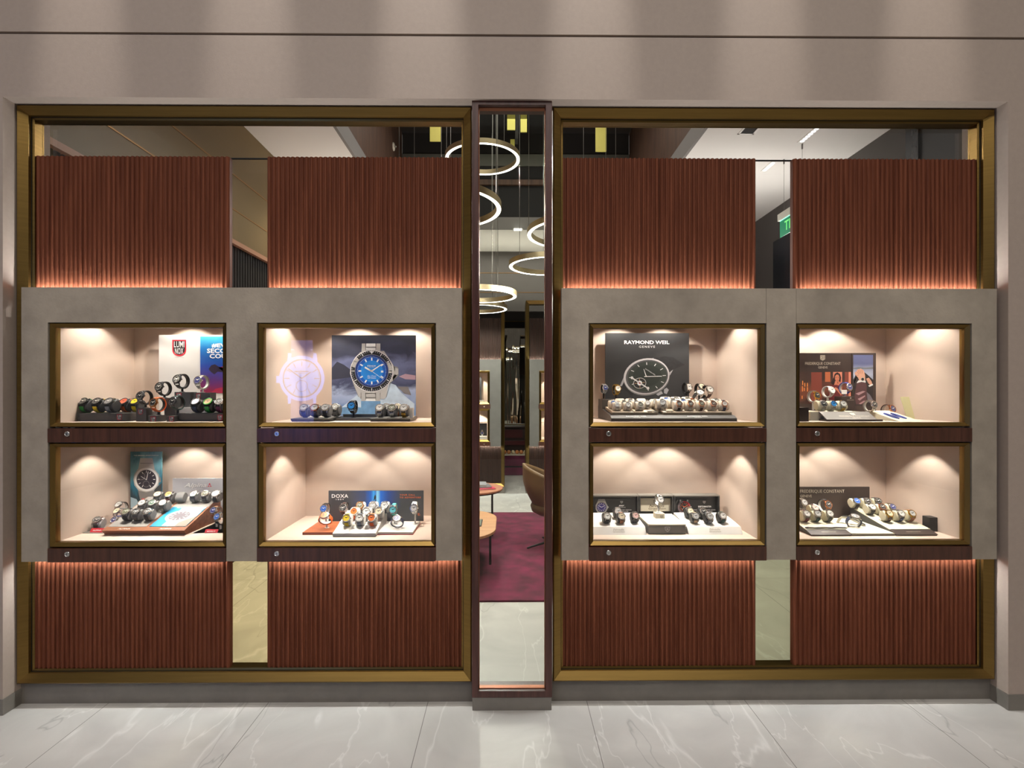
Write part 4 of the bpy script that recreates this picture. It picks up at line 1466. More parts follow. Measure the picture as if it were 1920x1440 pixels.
def shield(parent, px0, px1, py0, py1, Y, letters=True):
    w, h, cx = px1 - px0, py1 - py0, (px0 + px1) / 2
    def sh(k, dy=0):
        a, b_ = w / 2 * k, h * k
        top = py0 + h * (1 - k) * 0.45
        pts = [(cx - a, top), (cx + a, top), (cx + a, top + b_ * 0.62)]
        pts += [(cx + a * math.cos(t * PI / 10), top + b_ * 0.62 + b_ * 0.38 * math.sin(t * PI / 10)) for t in range(1, 10)]
        return pts + [(cx - a, top + b_ * 0.62)]
    p = Print(Y, parent)
    p.add('shield_logo', M_REDP, sh(1.0)).up().add('shield_logo', M_BLKP, sh(0.84)).done()
    text_px('LUMI', cx - w * 0.37, cx + w * 0.37, py0 + h * 0.10, py0 + h * 0.46, Y - 0.001, M_WHITEP, parent, bold=0.008)
    text_px('NOX', cx - w * 0.30, cx + w * 0.30, py0 + h * 0.50, py0 + h * 0.86, Y - 0.001, M_WHITEP, parent)


t = empty('poster', (X(380, 3.12), 3.12, zf), 'white standing board with a red and black shield logo and a diver picture', 'poster')
obj_box('board', mat('satin_white_board', S(214, 212, 208), 0.4), X(298, 3.12), xr, 3.12, 3.13, zf, Z(628, 3.12, 330), t)
shield(t, 323, 349, 637, 668, 3.119)
text_px('SWISS   MADE', 328, 345, 669, 671, 3.119, mat('print_grey', S(150, 146, 140), 0.5), t)
dy = 3.118
obj_box('diver_print', ramp_mat('underwater_print', [(0.0, S(120, 20, 50)), (0.22, S(70, 40, 110)), (0.45, S(24, 60, 150)), (0.75, S(20, 110, 180)), (1.0, S(70, 180, 200))], 'Z', 2.9, -0.43, 0.25, (9, 9, 7)), X(375.5, dy), xr - 0.004, dy, 3.12, Z(737, dy, 390), Z(631, dy, 390), t)
M_DIV = mat('diver_dark', S(34, 20, 44), 0.5)
pr = Print(dy, t)
pr.add('diver_figure', M_DIV, [(391, 692), (396, 685), (403, 683), (409, 687), (417, 689), (425, 695), (418, 698), (408, 697), (402, 702), (396, 698)])
pr.add('diver_figure', mat('diver_red', S(170, 40, 80), 0.5), [(409, 690), (420, 686), (430, 692), (418, 696)])
pr.add('reef', mat('reef_red', S(150, 30, 60), 0.5), [(395, 737), (404, 729), (418, 726), (432, 731), (440, 737)])
pr.done()
for tx, x0, x1, y0, y1 in (('#EVERY', 397, 449, 644, 652), ('SECOND', 388, 446, 653.5, 662), ('COUNTS', 393, 452, 663.5, 672)):
    text_px(tx, x0, x1, y0, y1, dy - 0.001, M_WHITEP, t, bold=0.03)
zt = Z(775, 2.75, 180)


def gtray(x0, x1, y0, y1, z1, lab):
    t = empty('watch_tray', ((x0 + x1) / 2, y0, zf), lab, 'watch tray', 'grey trays with shield logos')
    pts = stadium(x0, x1, y0, y1, 0.03, 6)
    MB().prism([(x, y, zf + 0.010) for x, y in pts], (0, 0, z1 - zf - 0.010)).build('tray', M_GREYD, t)
    pts = stadium(x0 + 0.006, x1 - 0.006, y0 + 0.006, y1, 0.026, 6)
    MB().prism([(x, y, zf) for x, y in pts], (0, 0, 0.011)).build('plinth', M_GREYD, t)
    return t


xa, xb = X(138, 2.75), X(240, 2.75)
t = gtray(xa, xb, 2.75, 3.03, zt, 'low charcoal tray with one shield logo under green, yellow and grey strapped watches')
shield(t, 219, 228.5, 777, 788, 2.7495)
for i, (px, d, cs, st, kd) in enumerate(((157, 'black', 'black', 'green', 'strap'), (182, 'black', 'black', 'yellow', 'strap'), (205, 'grey', 'gunmetal', 'grey', 'strap'))):
    on_cushion(px, 2.81, zt, ORD[i] + ' in front row of charcoal tray', GA, d, cs, st, kd, cush='charcoal', tau=46, sc=1.15, yaw=-6)
for i, (px, d, cs, st) in enumerate(((211, 'silver', 'steel', 'white'), (233, 'coral', 'gunmetal', 'orange'), (254, 'yellow', 'gunmetal', 'yellow'))):
    on_cushion(px, 2.885, zt, ORD[i] + ' in middle row of charcoal tray', GA, d, cs, st, 'strap', cush='charcoal', tau=46, sc=1.12, yaw=-6)
for i, (px, d, cs, st) in enumerate(((233, 'brown', 'black', 'black'), (250, 'silver', 'steel', 'orange'))):
    on_cushion(px, 2.965, zt, ORD[i] + ' in back row of charcoal tray', GA, d, cs, st, 'strap', cush='charcoal', tau=44, sc=1.1, yaw=-6)


def gblock(px0, px1, py0, Y, dep, lab, logo=None, z0=None):
    t = empty('display_block', (X((px0 + px1) / 2, Y), Y, z0 or zf), lab, 'display block', 'charcoal blocks with shield logos')
    fbox('block', M_GREYD, px0, px1, Y, Y + dep, z0 or zf, Z(py0, Y, px0), t, 0.001)
    if logo:
        shield(t, *logo, Y - 0.0005)
    return Z(py0, Y, px0)


zb = gblock(255, 274, 765, 2.74, 0.05, 'tall charcoal block with shield logo beside the charcoal tray', (259, 268, 767, 777))
on_ring(263, 742, 2.765, zb, 'on the tall block beside the charcoal tray', GA, 'black', 'gunmetal', 'black', yaw=-14, sc=1.15, stand='black')
zb = gblock(278, 297, 779, 2.72, 0.06, 'low charcoal block with shield logo under the orange watch', (282.5, 292, 781, 792))
on_ring(287.5, 755, 2.75, zb, 'on the low block with shield logo', GA, 'black', 'bronze', 'orange', 'bracelet', yaw=-14, sc=1.15, stand='black')
zb = gblock(312, 327, 780, 2.72, 0.06, 'low charcoal block with shield logo beside the longer charcoal tray', (317, 326, 781, 791))
on_ring(324, 752, 2.75, zb, 'on the low block beside the longer tray', GA, 'black', 'gunmetal', 'dark green', yaw=-14, sc=1.15, stand='black')
t = fbox('display_plinth', M_WHITEB, 330, 410, 2.87, 3.04, zf, Z(764, 2.87, 340)); tag(t, 'white plinth carrying the two raised charcoal blocks', 'display plinth')
zp = Z(764, 2.87, 340)
zb = gblock(308, 328, 746, 2.84, 0.05, 'plain charcoal block at the back, beside the white plinth')
on_ring(298.5, 725, 2.85, zb, 'on the plain charcoal block at the back', GA, 'black', 'black', 'black', yaw=-14, sc=1.2, stand='black')
zb = gblock(327, 357, 735, 2.90, 0.06, 'charcoal block on the white plinth under the all-black watch', (331, 340, 737, 747), zp)
on_ring(332, 711, 2.92, zb, 'topmost, on the first block of the white plinth', GA, 'black', 'black', 'black', 'bracelet', yaw=-14, sc=1.25, stand='black', chrono=True)
zb = gblock(363, 394, 736, 2.90, 0.06, 'charcoal block on the white plinth under the steel watch', (368, 376, 738, 748), zp)
on_ring(371, 713, 2.92, zb, 'on the second block of the white plinth', GA, 'navy', 'steel', 'steel', 'bracelet', yaw=-14, sc=1.2, stand='clear')
t = gtray(X(328, 2.75), xr - 0.02, 2.75, 2.86, zt, 'longer charcoal tray with a shield logo under navy, green and purple strapped watches')
shield(t, 408, 417, 778, 789, 2.7495)
for i, (px, d, cs, st, bz) in enumerate(((368, 'navy', 'gunmetal', 'navy', None), (391, 'tan', 'black', 'green', 'green'), (412, 'grey', 'steel', 'purple', None))):
    on_cushion(px, 2.80, zt, ORD[i] + ' on the longer charcoal tray', GA, d, cs, st, 'strap', cush='charcoal', tau=46, sc=1.12, yaw=-6, bezel=bz)

# ------------------------------------------------------------------ B: walnut ramps
zf = CASES['B']['zf']
xr = CASES['B']['x1'] - 0.015
GB = 'watches in the walnut ramp showcase'
M_WALN = wood_mat('walnut_veneer', S(120, 74, 48), S(164, 108, 74), 0.4, 40, 3, axis='x')
M_WALND = wood_mat('walnut_veneer_side', S(116, 72, 48), S(152, 100, 70), 0.4, 60, 3)
M_FELT = mat('grey_felt', S(150, 148, 144), 0.9, bump=(300, 0.1))
py_ = 3.135
t = empty('poster', (X(273, py_), py_, zf), 'tall teal poster of a steel watch with black dial beside the walnut ramp', 'poster')
xp0, xp1 = X(244.5, py_), X(303, py_)
obj_box('board', ramp_mat('sea_print', [(0.0, S(20, 28, 36)), (0.3, S(30, 60, 72)), (0.5, S(26, 120, 150)), (0.72, S(120, 180, 196)), (1.0, S(24, 92, 110))], 'Z', 2.3, 0.05, 0.9, (14, 14, 5)), xp0, xp1, py_, py_ + 0.008, zf, Z(847, py_, 270), t)
M_PSTEEL = mat('print_steel', S(186, 184, 180), 0.45)
M_PSTEELD = mat('print_steel_shade', S(132, 131, 130), 0.45)
M_PDARK = mat('print_dial_dark', S(34, 32, 46), 0.4)
text_px('THE ORIGINAL SPORTS WATCH', 251, 297, 853, 855, py_ - 0.0006, M_WHITEP, t, bold=0.02)
pr = Print(py_, t)
pr.add('printed_ice', mat('print_ice', S(176, 206, 222), 0.5), [(245, 932), (256, 936), (262, 948), (266, 965), (245, 965)])
pr.add('printed_wave', mat('print_wave_dark', S(52, 58, 60), 0.5), [(303, 905), (290, 918), (288, 940), (284, 962), (303, 962)])
pr.add('printed_bracelet', M_PSTEEL, [(263, 859), (286, 859), (290, 880), (259, 880)])
pr.add('printed_bracelet', M_PSTEELD, [(259, 920), (290, 920), (286, 940), (263, 940)]).up()
pr.add('printed_bracelet', M_PSTEELD, [(263, 868), (287, 868), (287, 869.2), (263, 869.2)])
pr.add('printed_case', M_PSTEEL, [(258, 880), (266, 874), (282, 874), (290, 880), (298, 890), (299, 899), (297, 910), (288, 920), (274, 923), (260, 920), (252, 910), (250, 899), (252, 889)])
pr.add('printed_case', M_PSTEELD, [(298, 894), (301.5, 895), (301.5, 904), (298, 905)]).up()
pr.ell('printed_bezel', M_WHITEP, 274.5, 899, 22.5, 22).up()
pr.ell('printed_dial', M_PDARK, 274.5, 899, 18.5, 18).up()
pr.ell('printed_subdial', M_PSTEELD, 265, 893, 7).ell('printed_subdial', M_PSTEELD, 274, 907.5, 6).up()
pr.ell('printed_dial', M_PDARK, 265, 893, 6.2).ell('printed_dial', M_PDARK, 274, 907.5, 5.3).up()
pr.ticks('printed_index', M_WHITEP, 274.5, 899, 12.5, 16.5, 1.2, skip=(10, 6)).bar('printed_hand', M_WHITEP, 274.5, 900, 278, 884, 1.0).bar('printed_hand', M_WHITEP, 274.5, 899.5, 264, 893, 0.7).done()
py_ = 3.14
t = empty('sign_board', (X(390, py_), py_, zf), 'pale grey standing sign with white brand lettering and red triangle behind the walnut ramp', 'sign')
obj_box('board', mat('pale_grey_board', S(186, 188, 194), 0.45), X(323.5, py_), xr, py_, py_ + 0.012, zf, Z(897, py_, 340), t)
text_px('Alpina', 345, 387, 905.5, 916, py_ - 0.0006, M_WHITEP, t, bold=0.012, shear=0.35)
text_px('1883 GENEVE', 364, 381, 915.5, 916.8, py_ - 0.0006, M_WHITEP, t)
pr = Print(py_, t)
for tri in ([(393, 905.5), (390.6, 909), (395.2, 909)], [(389.2, 912.5), (392, 909.6), (392.6, 912.5)], [(393.6, 912.5), (394.4, 909.6), (397.2, 912.5)]):
    pr.add('triangle_emblem', M_REDP, tri)
pr.done()
# ramps
xl, xm, xe = X(190, 2.75), X(267, 2.75), X(345, 2.75)
zr0 = Z(995, 2.75, 260)
slope = 0.30


def ramp(Y):
    return zr0 + (Y - 2.75) * slope


for x0, x1, lab in ((xl, xm - 0.0006, 'walnut ramp with grey felt top and rows of watches on cushions'), (xm + 0.0006, xe, 'walnut ramp carrying the blue leaflet and three watches at its top')):
    t = empty('display_ramp', ((x0 + x1) / 2, 2.75, zf), lab, 'display ramp', 'two walnut ramps')
    wedge('body', M_WALN, x0, x1, [(2.75, zr0), (3.10, ramp(3.10)), (3.10, zf), (2.775, zf)], t)
    for xs in ((x1,) if x1 == xe else (x0,)):
        pass
    obj_z = lambda y: ramp(y) + 0.0012
    if x1 != xe:
        wedge('felt_top', M_FELT, x0 + 0.006, x1 - 0.004, [(2.785, obj_z(2.785)), (3.098, obj_z(3.098)), (3.098, ramp(3.098)), (2.785, ramp(2.785))], t)
        text('ALPINA', ((x0 + x1) / 2, 2.766, ramp(2.766) + 0.0006), (1, 0, 0), (0, 0.958, 0.287), 0.062, 0.011, M_WHITEP, t, bold=0.02, shear=0.3)
    else:
        wedge('felt_top', M_FELT, x0 + 0.006, x1 - 0.006, [(2.985, obj_z(2.985)), (3.098, obj_z(3.098)), (3.098, ramp(3.098)), (2.985, ramp(2.985))], t)
        text('ALPINA', ((x0 + x1) / 2, 2.766, ramp(2.766) + 0.0006), (1, 0, 0), (0, 0.958, 0.287), 0.062, 0.011, M_WHITEP, t, bold=0.02, shear=0.3)
t = empty('leaflet', ((xm + xe) / 2, 2.785, ramp(2.785)), 'blue and white leaflet with a steel watch lying on the walnut ramp', 'leaflet')
x0, x1 = xm + 0.012, xe - 0.012
lf = lambda x, y, k=0: (x, y, ramp(y) + 0.0030 + k * 0.0005)
MB().prism([(x0, 2.785, ramp(2.785) + 0.0005), (x1, 2.785, ramp(2.785) + 0.0005), (x1, 2.98, ramp(2.98) + 0.0005), (x0, 2.98, ramp(2.98) + 0.0005)], (0, 0, 0.0022)).build('sheet', ramp_mat('wave_print', [(0.0, S(30, 130, 170)), (0.35, S(60, 170, 205)), (0.55, S(235, 240, 242)), (0.72, S(225, 236, 240)), (0.85, S(40, 160, 200)), (1.0, S(150, 146, 138))], 'X', 4.2, 0.45, 0.5, (16, 10, 10)), t)
MB().poly([lf(x1, 2.785), lf(x1, 2.89), lf((x0 + x1) / 2, 2.785)]).build('printed_shade', mat('print_taupe', S(150, 142, 132), 0.5), t, fix=False)
mb = MB(); cx, cy = (x0 + x1) / 2, 2.885
def disc(rx, ry, k, n=28):
    return MB().poly([lf(cx + rx * math.cos(2 * PI * i / n), cy + ry * math.sin(2 * PI * i / n), k) for i in range(n)])
MB().poly([lf(cx - 0.034, 2.79, 1), lf(cx + 0.034, 2.79, 1), lf(cx + 0.034, 2.975, 1), lf(cx - 0.034, 2.975, 1)]).build('printed_bracelet', M_WHITEP, t, fix=False)
disc(0.068, 0.060, 2).build('printed_case', M_WHITEP, t, fix=False)
disc(0.052, 0.045, 3).build('printed_dial', mat('print_dial_grey', S(120, 116, 124), 0.4), t, fix=False)
mb = MB()
for k in range(12):
    a = 2 * PI * k / 12
    d, n_ = (math.sin(a), math.cos(a)), (math.cos(a), -math.sin(a))
    mb.poly([lf(cx + (d[0] * r + n_[0] * w) * 1.0, cy + (d[1] * r + n_[1] * w) * 0.86, 4) for r, w in ((0.03, -0.0022), (0.047, -0.0022), (0.047, 0.0022), (0.03, 0.0022))])
mb.build('printed_index', M_WHITEP, t, fix=False)
text('THE ORIGINAL SPORTS WATCH', (cx, 2.968, ramp(2.968) + 0.0042), (1, 0, 0), (0, 0.958, 0.287), 0.13, 0.008, M_WHITEP, t, bold=0.02)
# watches on the ramps
for i, (px, d, st, kd, ch) in enumerate(((236, 'olive', 'black', 'strap', False), (255, 'black', 'gunmetal', 'bracelet', True), (276, 'black', 'black', 'strap', True))):
    on_cushion(px, 2.845, ramp(2.845), ORD[i] + ' in front row of walnut ramp', GB, d, 'steel', st, kd, cush='grey', tau=44, sc=1.0, chrono=ch)
for i, (px, d, st, kd) in enumerate(((266, 'silver', 'grey', 'strap'), (285, 'green', 'steel', 'bracelet'), (305, 'white', 'steel', 'bracelet'))):
    on_cushion(px, 2.935, ramp(2.935), ORD[i] + ' in middle row of walnut ramp', GB, d, 'steel', st, kd, cush='grey', tau=44, sc=1.0, chrono=i == 0)
for i, (px, d, st, kd) in enumerate(((295, 'cream', 'steel', 'bracelet'), (316, 'tan', 'burgundy', 'strap'))):
    on_cushion(px, 3.03, ramp(3.03), ORD[i] + ' in back row of walnut ramp', GB, d, 'steel', st, kd, cush='grey', tau=44, sc=1.0)
on_cushion(336, 3.03, ramp(3.03), 'end of back row of walnut ramp', GB, cush='grey', tau=50, empty_c=True)
for i, (px, d, st, kd) in enumerate(((363, 'silver', 'gunmetal', 'bracelet'), (384, 'olive', 'black', 'strap'), (404, 'white', 'black', 'strap'))):
    on_cushion(px, 3.035, ramp(3.035), ORD[i] + ' above the blue leaflet', GB, d, 'white' if i == 2 else 'steel', st, kd, cush='grey', tau=44, sc=1.0)
# side plinths, red labels, open watches
M_SLAB = mat('grey_slab', S(128, 124, 118), 0.6)
zs = Z(999, 2.80, 150)
t = obj_box('display_plinth', M_SLAB, X(131, 2.80), xl - 0.006, 2.80, 3.03, zf, zs); tag(t, 'thin grey plinth beside the walnut ramp under three open watches', 'display plinth')
zq = Z(1001, 2.80, 390)
t = obj_box('display_plinth', M_SLAB, xe + 0.014, xr, 2.80, 3.03, zf, zq); tag(t, 'thin grey plinth on the far side of the blue leaflet ramp', 'display plinth')
on_cushion(180, 2.86, zs, 'standing alone beside the walnut ramp', GB, 'black', 'steel', 'black', cush='silver', tau=38, sc=1.05, yaw=8)
on_ring(222, 946, 2.97, zs, 'uppermost beside the walnut ramp', GB, 'silver', 'steel', 'brown', tau=45, yaw=-14)
on_ring(219, 958, 2.91, zs, 'below the uppermost beside the walnut ramp', GB, 'cream', 'steel', 'grey', tau=45, yaw=-14)
on_ring(214, 975, 2.85, zs, 'lowest of three beside the walnut ramp', GB, 'navy', 'steel', 'blue', tau=58, yaw=-14)
on_ring(400, 957, 2.91, zq, 'upper of two beside the leaflet ramp', GB, 'navy', 'steel', 'tan', tau=60, yaw=-14)
on_ring(407, 969, 2.86, zq, 'lower of two beside the leaflet ramp', GB, 'blue', 'steel', 'black', tau=62, yaw=-14)
for px0, px1, py0, py1, tx, z, lab in ((168, 193, 990, 998, 'ALPINA', zs, 'small red label with brand lettering on the thin grey plinth'), (383, 407, 993, 1001, 'NOVELTY', zq, 'small red label reading novelty beside the leaflet ramp')):
    Y = 2.806
    x0, x1 = X(px0, Y), X(px1, Y)
    t = empty('price_label', ((x0 + x1) / 2, Y, z), lab, 'label', 'red labels beside the walnut ramps')
    wedge('card', M_REDP, x0, x1, [(Y, z + 0.0003), (Y + 0.013, z + 0.019), (Y + 0.015, z + 0.019), (Y + 0.006, z + 0.0003)], t)
    text(tx, ((x0 + x1) / 2, Y + 0.0062, z + 0.0098), (1, 0, 0), (0, 0.57, 0.82), (x1 - x0) * 0.66, 0.007, M_WHITEP, t, bold=0.02)
t = empty('tent_card', (X(266, 3.07), 3.07, zf), 'red folded tent card standing behind the walnut ramp', 'tent card')
M_REDC = mat('red_card', S(206, 30, 50), 0.5)
MB().prism([P(246, 986, 3.09), P(248, 964, 3.09), P(266, 935, 3.09), P(271, 936, 3.09), P(276, 986, 3.09)], (0, 0.004, 0)).build('face', M_REDC, t)
MB().prism([P(276, 984, 3.094), P(270, 936, 3.094), P(282, 947, 3.094), P(283, 984, 3.094)], (0, 0.012, 0)).build('back_fold', M_REDC, t)

# ------------------------------------------------------------------ C: blue-dial poster on a stormy sea
zf = CASES['C']['zf']
GC = 'watches in the stormy sea poster showcase'
py_ = 3.06
t = empty('poster', (X(700, py_), py_, zf), 'large square poster of a blue-dial diver watch over an iceberg in a stormy sea', 'poster')
xp0, xp1, zp1 = X(622, py_), X(779.5, py_), Z(628.5, py_, 700)
obj_box('board', ramp_mat('storm_print', [(0.0, S(90, 118, 158)), (0.14, S(120, 146, 190)), (0.30, S(168, 182, 212)), (0.42, S(62, 68, 94)), (0.55, S(90, 96, 126)), (0.68, S(110, 118, 154)), (0.8, S(58, 62, 82)), (1.0, S(44, 47, 58))], 'Z', 2.15, 0.0, 0.42, (7, 7, 12)), xp0, xp1, py_, py_ + 0.008, zf, zp1, t)
M_ICE = mat('print_iceberg', S(196, 214, 230), 0.5, noise=((16, 16, 16), 0.2))
M_ICEB = mat('print_iceberg_shade', S(104, 146, 186), 0.5, noise=((20, 20, 20), 0.25))
pr = Print(py_, t)
pr.add('printed_sea', mat('print_mountain', S(50, 53, 68), 0.5), [(622, 690), (632, 678), (645, 684), (660, 695), (668, 706), (622, 712)])
pr.add('printed_cloud', mat('print_pink_cloud', S(176, 146, 160), 0.5), [(748, 706), (760, 701), (779, 704), (779, 712), (760, 711)])
pr.add('printed_iceberg', M_ICE, [(640, 764), (668, 742), (684, 730), (700, 712), (726, 716), (742, 722), (752, 736), (766, 748), (777, 757), (776, 772), (630, 772)])
pr.up().add('printed_iceberg', M_ICEB, [(630, 776), (640, 764), (662, 762), (690, 766), (720, 764), (750, 770), (777, 768), (777, 777), (630, 777)])
pr.add('printed_iceberg', mat('print_rock', S(120, 116, 116), 0.5), [(745, 725), (765, 725), (771, 741), (758, 738)])
pr.up()
for x0, x1 in ((677.5, 685.5), (685.5, 704.5), (704.5, 713.5)):
    pr.add('printed_bracelet', M_PSTEEL if x0 != 685.5 else M_WHITEP, [(x0 + 1, 644), (x1 - 0.4, 644), (x1 - 0.2, 664), (x0, 664)])
    pr.add('printed_bracelet', M_PSTEEL if x0 != 685.5 else M_WHITEP, [(x0, 730), (x1 - 0.4, 730), (x1 - 0.4, 752), (x0, 752)])
pr.add('printed_bracelet', M_ICEB, [(677, 752), (713.5, 752), (713.5, 768), (677, 768)])
pr.up()
for yy in (650, 656, 737, 745):
    pr.add('printed_bracelet', M_PSTEELD, [(686, yy), (704, yy), (704, yy + 1.2), (686, yy + 1.2)])
pr.add('printed_case', M_PSTEEL, [(676, 660), (720, 658), (732, 676), (741, 690), (745, 702), (738, 712), (728, 722), (724, 745), (720, 748), (676, 748), (672, 742), (662, 718), (656, 700), (658, 684), (666, 670)])
pr.add('printed_case', M_PSTEELD, [(738, 686), (746, 688), (747, 704), (737, 714), (736, 708), (741, 700)])
for q in ((677, 748, 677, 736), (685.5, 750, 685.5, 736), (704.5, 750, 704.5, 736), (713, 748, 713, 736), (662, 718, 672, 744), (732, 716, 724, 745)):
    pr.bar('printed_outline', M_PSTEELD, *q, 0.9)
pr.up().add('printed_crown', M_PSTEEL, [(741, 690), (747, 691), (747, 702), (741, 703)])
pr.ell('printed_case', M_WHITEP, 697, 695.6, 40.2, 39.4).up()
pr.ell('printed_bezel', M_BLKP, 697, 695.6, 39.0, 38.2).up()
pr.add('printed_bezel', M_PSTEEL, [(659, 686), (662, 678), (668, 670), (674, 675), (668, 683), (666, 690)])
pr.add('printed_bezel', M_PSTEEL, [(729, 678), (735, 688), (736, 698), (729, 700), (727, 690), (724, 683)])
pr.ticks('printed_index', M_WHITEP, 697, 695.6, 32.4, 38, 1.4)
pr.ticks('printed_index', M_WHITEP, 697, 695.6, 35, 38, 0.5, n=60).up()
pr.add('printed_index', M_WHITEP, [(693, 658.5), (701, 658.5), (697, 663.5)])
pr.ell('printed_bezel', M_PSTEELD, 697, 695.6, 32.0, 31.2).up()
pr.ell('printed_rehaut', mat('print_navy', S(16, 44, 110), 0.4), 697, 695.6, 31.0, 30.2).up()
pr.ell('printed_dial', mat('print_blue_mid', S(22, 86, 176), 0.4), 697, 695.6, 27.5, 26.8).up()
pr.ell('printed_dial', mat('print_blue_core', S(40, 130, 214), 0.4), 697, 696, 21, 20.4).up()
pr.ticks('printed_index', M_WHITEP, 697, 695.6, 19.5, 25, 2.6, skip=(3,))
pr.ticks('printed_index', M_WHITEP, 697, 695.6, 26, 27.4, 0.5, n=60)
pr.add('printed_date', M_WHITEP, [(714.3, 694.8), (718.8, 694.8), (718.8, 698.6), (714.3, 698.6)])
pr.up().bar('printed_hand', M_WHITEP, 698, 695, 716.5, 682.5, 2.4, 1.2).bar('printed_hand', M_WHITEP, 696, 695.4, 684, 688.5, 2.8, 3.2).bar('printed_hand', M_WHITEP, 690, 691, 719, 711.5, 0.7).ell('printed_hand', M_WHITEP, 697, 695.6, 2.0).done()
yq = py_ - 0.0052
text_px('EDOX', 689, 705, 684.8, 687.4, yq, M_WHITEP, t, bold=0.03, space=1.2)
text_px('SWISS MADE', 692, 702, 688.1, 689.2, yq, M_WHITEP, t)
text_px('Sky Diver', 688.5, 706, 703.6, 707.6, yq, M_WHITEP, t, shear=0.4)
text_px('NEPTUNIAN', 689, 705, 708, 709.8, yq, M_WHITEP, t, bold=0.02)
M_GTRAY = mat('graphite_tray', S(66, 66, 64), 0.35, coat=0.2)
zt = Z(785, 2.72, 600)
for px0, px1, lab in ((545, 619, 'graphite tray with four watches on the side away from the poster'), (693, 769, 'graphite tray under the foot of the diver watch poster')):
    t = empty('watch_tray', (X((px0 + px1) / 2, 2.72), 2.72, zf), lab, 'watch tray', 'graphite trays before the storm poster')
    x0, x1 = X(px0, 2.72), X(px1, 2.72)
    MB().prism([(x0 + 0.004, 2.722, zf), (x1 - 0.004, 2.722, zf), (x1 - 0.004, 2.93, zf), (x0 + 0.004, 2.93, zf)], (0, 0, 0.004)).build('base', M_GTRAY, t)
    wedge('tray', M_GTRAY, x0, x1, [(2.718, zt), (2.93, zt + 0.004), (2.93, zf + 0.004), (2.724, zf + 0.004)], t)
    MB().prism([(x0 + 0.008, 2.732, zt + 0.0006), (x1 - 0.008, 2.732, zt + 0.0006), (x1 - 0.008, 2.925, zt + 0.0046), (x0 + 0.008, 2.925, zt + 0.0046)], (0, 0, 0.0008)).build('inlay', M_FELT, t)
t = empty('watch_tray', (X(665, 2.85), 2.85, zf), 'low graphite tray between the other two under the poster', 'watch tray', 'graphite trays before the storm poster')
obj_box('tray', M_GTRAY, X(619, 2.72) + 0.004, X(693, 2.72) - 0.004, 2.80, 2.93, zf, zf + 0.014, t)
obj_box('rim', M_GTRAY, X(619, 2.72) + 0.004, X(693, 2.72) - 0.004, 2.92, 2.93, zf + 0.014, zf + 0.03, t)
zi = zt + 0.0020
for i, (px, Y, d, cs, st, kd, ch) in enumerate(((570, 2.79, 'silver', 'steel', 'blue', 'strap', False), (590, 2.79, 'silver', 'rose gold', 'navy', 'strap', False), (610, 2.79, 'silver', 'steel', 'black', 'strap', True), (628, 2.86, 'grey', 'steel', 'grey', 'strap', True))):
    on_cushion(px, Y, zi + (Y - 2.73) * 0.02, ORD[i] + ' on the graphite tray by its side wall', GC, d, cs, st, kd, cush='grey', tau=54, sc=1.06, chrono=ch)
for i, (px, Y, d, cs, st, kd, ch) in enumerate(((712, 2.79, 'white', 'steel', 'steel', 'bracelet', False), (735, 2.79, 'olive', 'steel', 'steel', 'bracelet', True), (757, 2.79, 'white', 'steel', 'gold', 'bracelet', False), (724, 2.88, 'grey', 'steel', 'black', 'strap', False), (745, 2.88, 'cream', 'steel', 'tan', 'strap', True))):
    on_cushion(px, Y, zi + (Y - 2.73) * 0.02, (ORD[i] + ' in front' if i < 3 else ORD[i - 3] + ' behind') + ' on the tray under the poster', GC, d, cs, st, kd, cush='grey', tau=56, sc=1.06, chrono=ch)
on_ring(659, 760.5, 2.85, zf + 0.014, 'alone on the low tray under the poster', GC, 'bright blue', 'black', 'black', tau=76, yaw=-6, sc=1.12, stand='black')
t = fbox('price_block', M_WHITEL, 767.5, 774, 2.80, 2.83, zt, Z(765, 2.80, 770)); tag(t, 'small upright white price block at the end of the graphite tray', 'price block')

# ------------------------------------------------------------------ D: banner with the blue beam
zf = CASES['D']['zf']
GD = 'watches in the blue-beam banner showcase'
py_ = 3.0
t = empty('banner', (X(705, py_), py_, zf), 'dark grey banner crossed by a blue light beam with a tiny diver', 'banner')
M_BANN = mat('banner_grey', S(66, 68, 72), 0.55, noise=((4, 4, 4), 0.06))
obj_box('board', M_BANN, X(616, py_), X(794, py_), py_, py_ + 0.008, zf + 0.013, Z(920, py_, 700), t)
x0, x1 = X(655, py_), X(752, py_)
obj_box('printed_beam', ramp_mat('beam_print', [(0.0, S(66, 68, 72)), (0.30, S(58, 72, 108)), (0.42, S(34, 96, 190)), (0.475, S(70, 170, 240)), (0.50, S(30, 110, 200)), (0.545, S(150, 220, 250)), (0.60, S(40, 110, 210)), (0.75, S(44, 72, 140)), (1.0, S(66, 68, 72))], 'X', 1.0 / (x1 - x0), 0.5 - ((x0 + x1) / 2 - t.location.x) / (x1 - x0), 0.04, (30, 4, 6)), x0, x1, py_ - 0.0004, py_, Z(952, py_, 700), Z(920.3, py_, 700), t)
pr = Print(py_ - 0.0004, t)
pr.add('printed_diver', M_BLKP, [(703.5, 927), (705, 931), (704.8, 936), (705.6, 940), (704, 939), (703.4, 935.4), (699, 940), (701, 936), (701.6, 931)])
pr.done()
text_px('DOXA', 622, 653, 926.5, 933.5, py_ - 0.0006, M_WHITEP, t, bold=0.02, space=1.1)
text_px('1889', 630, 644.5, 935, 937.6, py_ - 0.0006, M_WHITEP, t, bold=0.02, space=1.7)
M_ORP = mat('print_orange', S(250, 120, 70), 0.5)
text_px('YOUR CALL', 749.5, 778, 926.5, 929.3, py_ - 0.0006, M_ORP, t, bold=0.02, space=1.3)
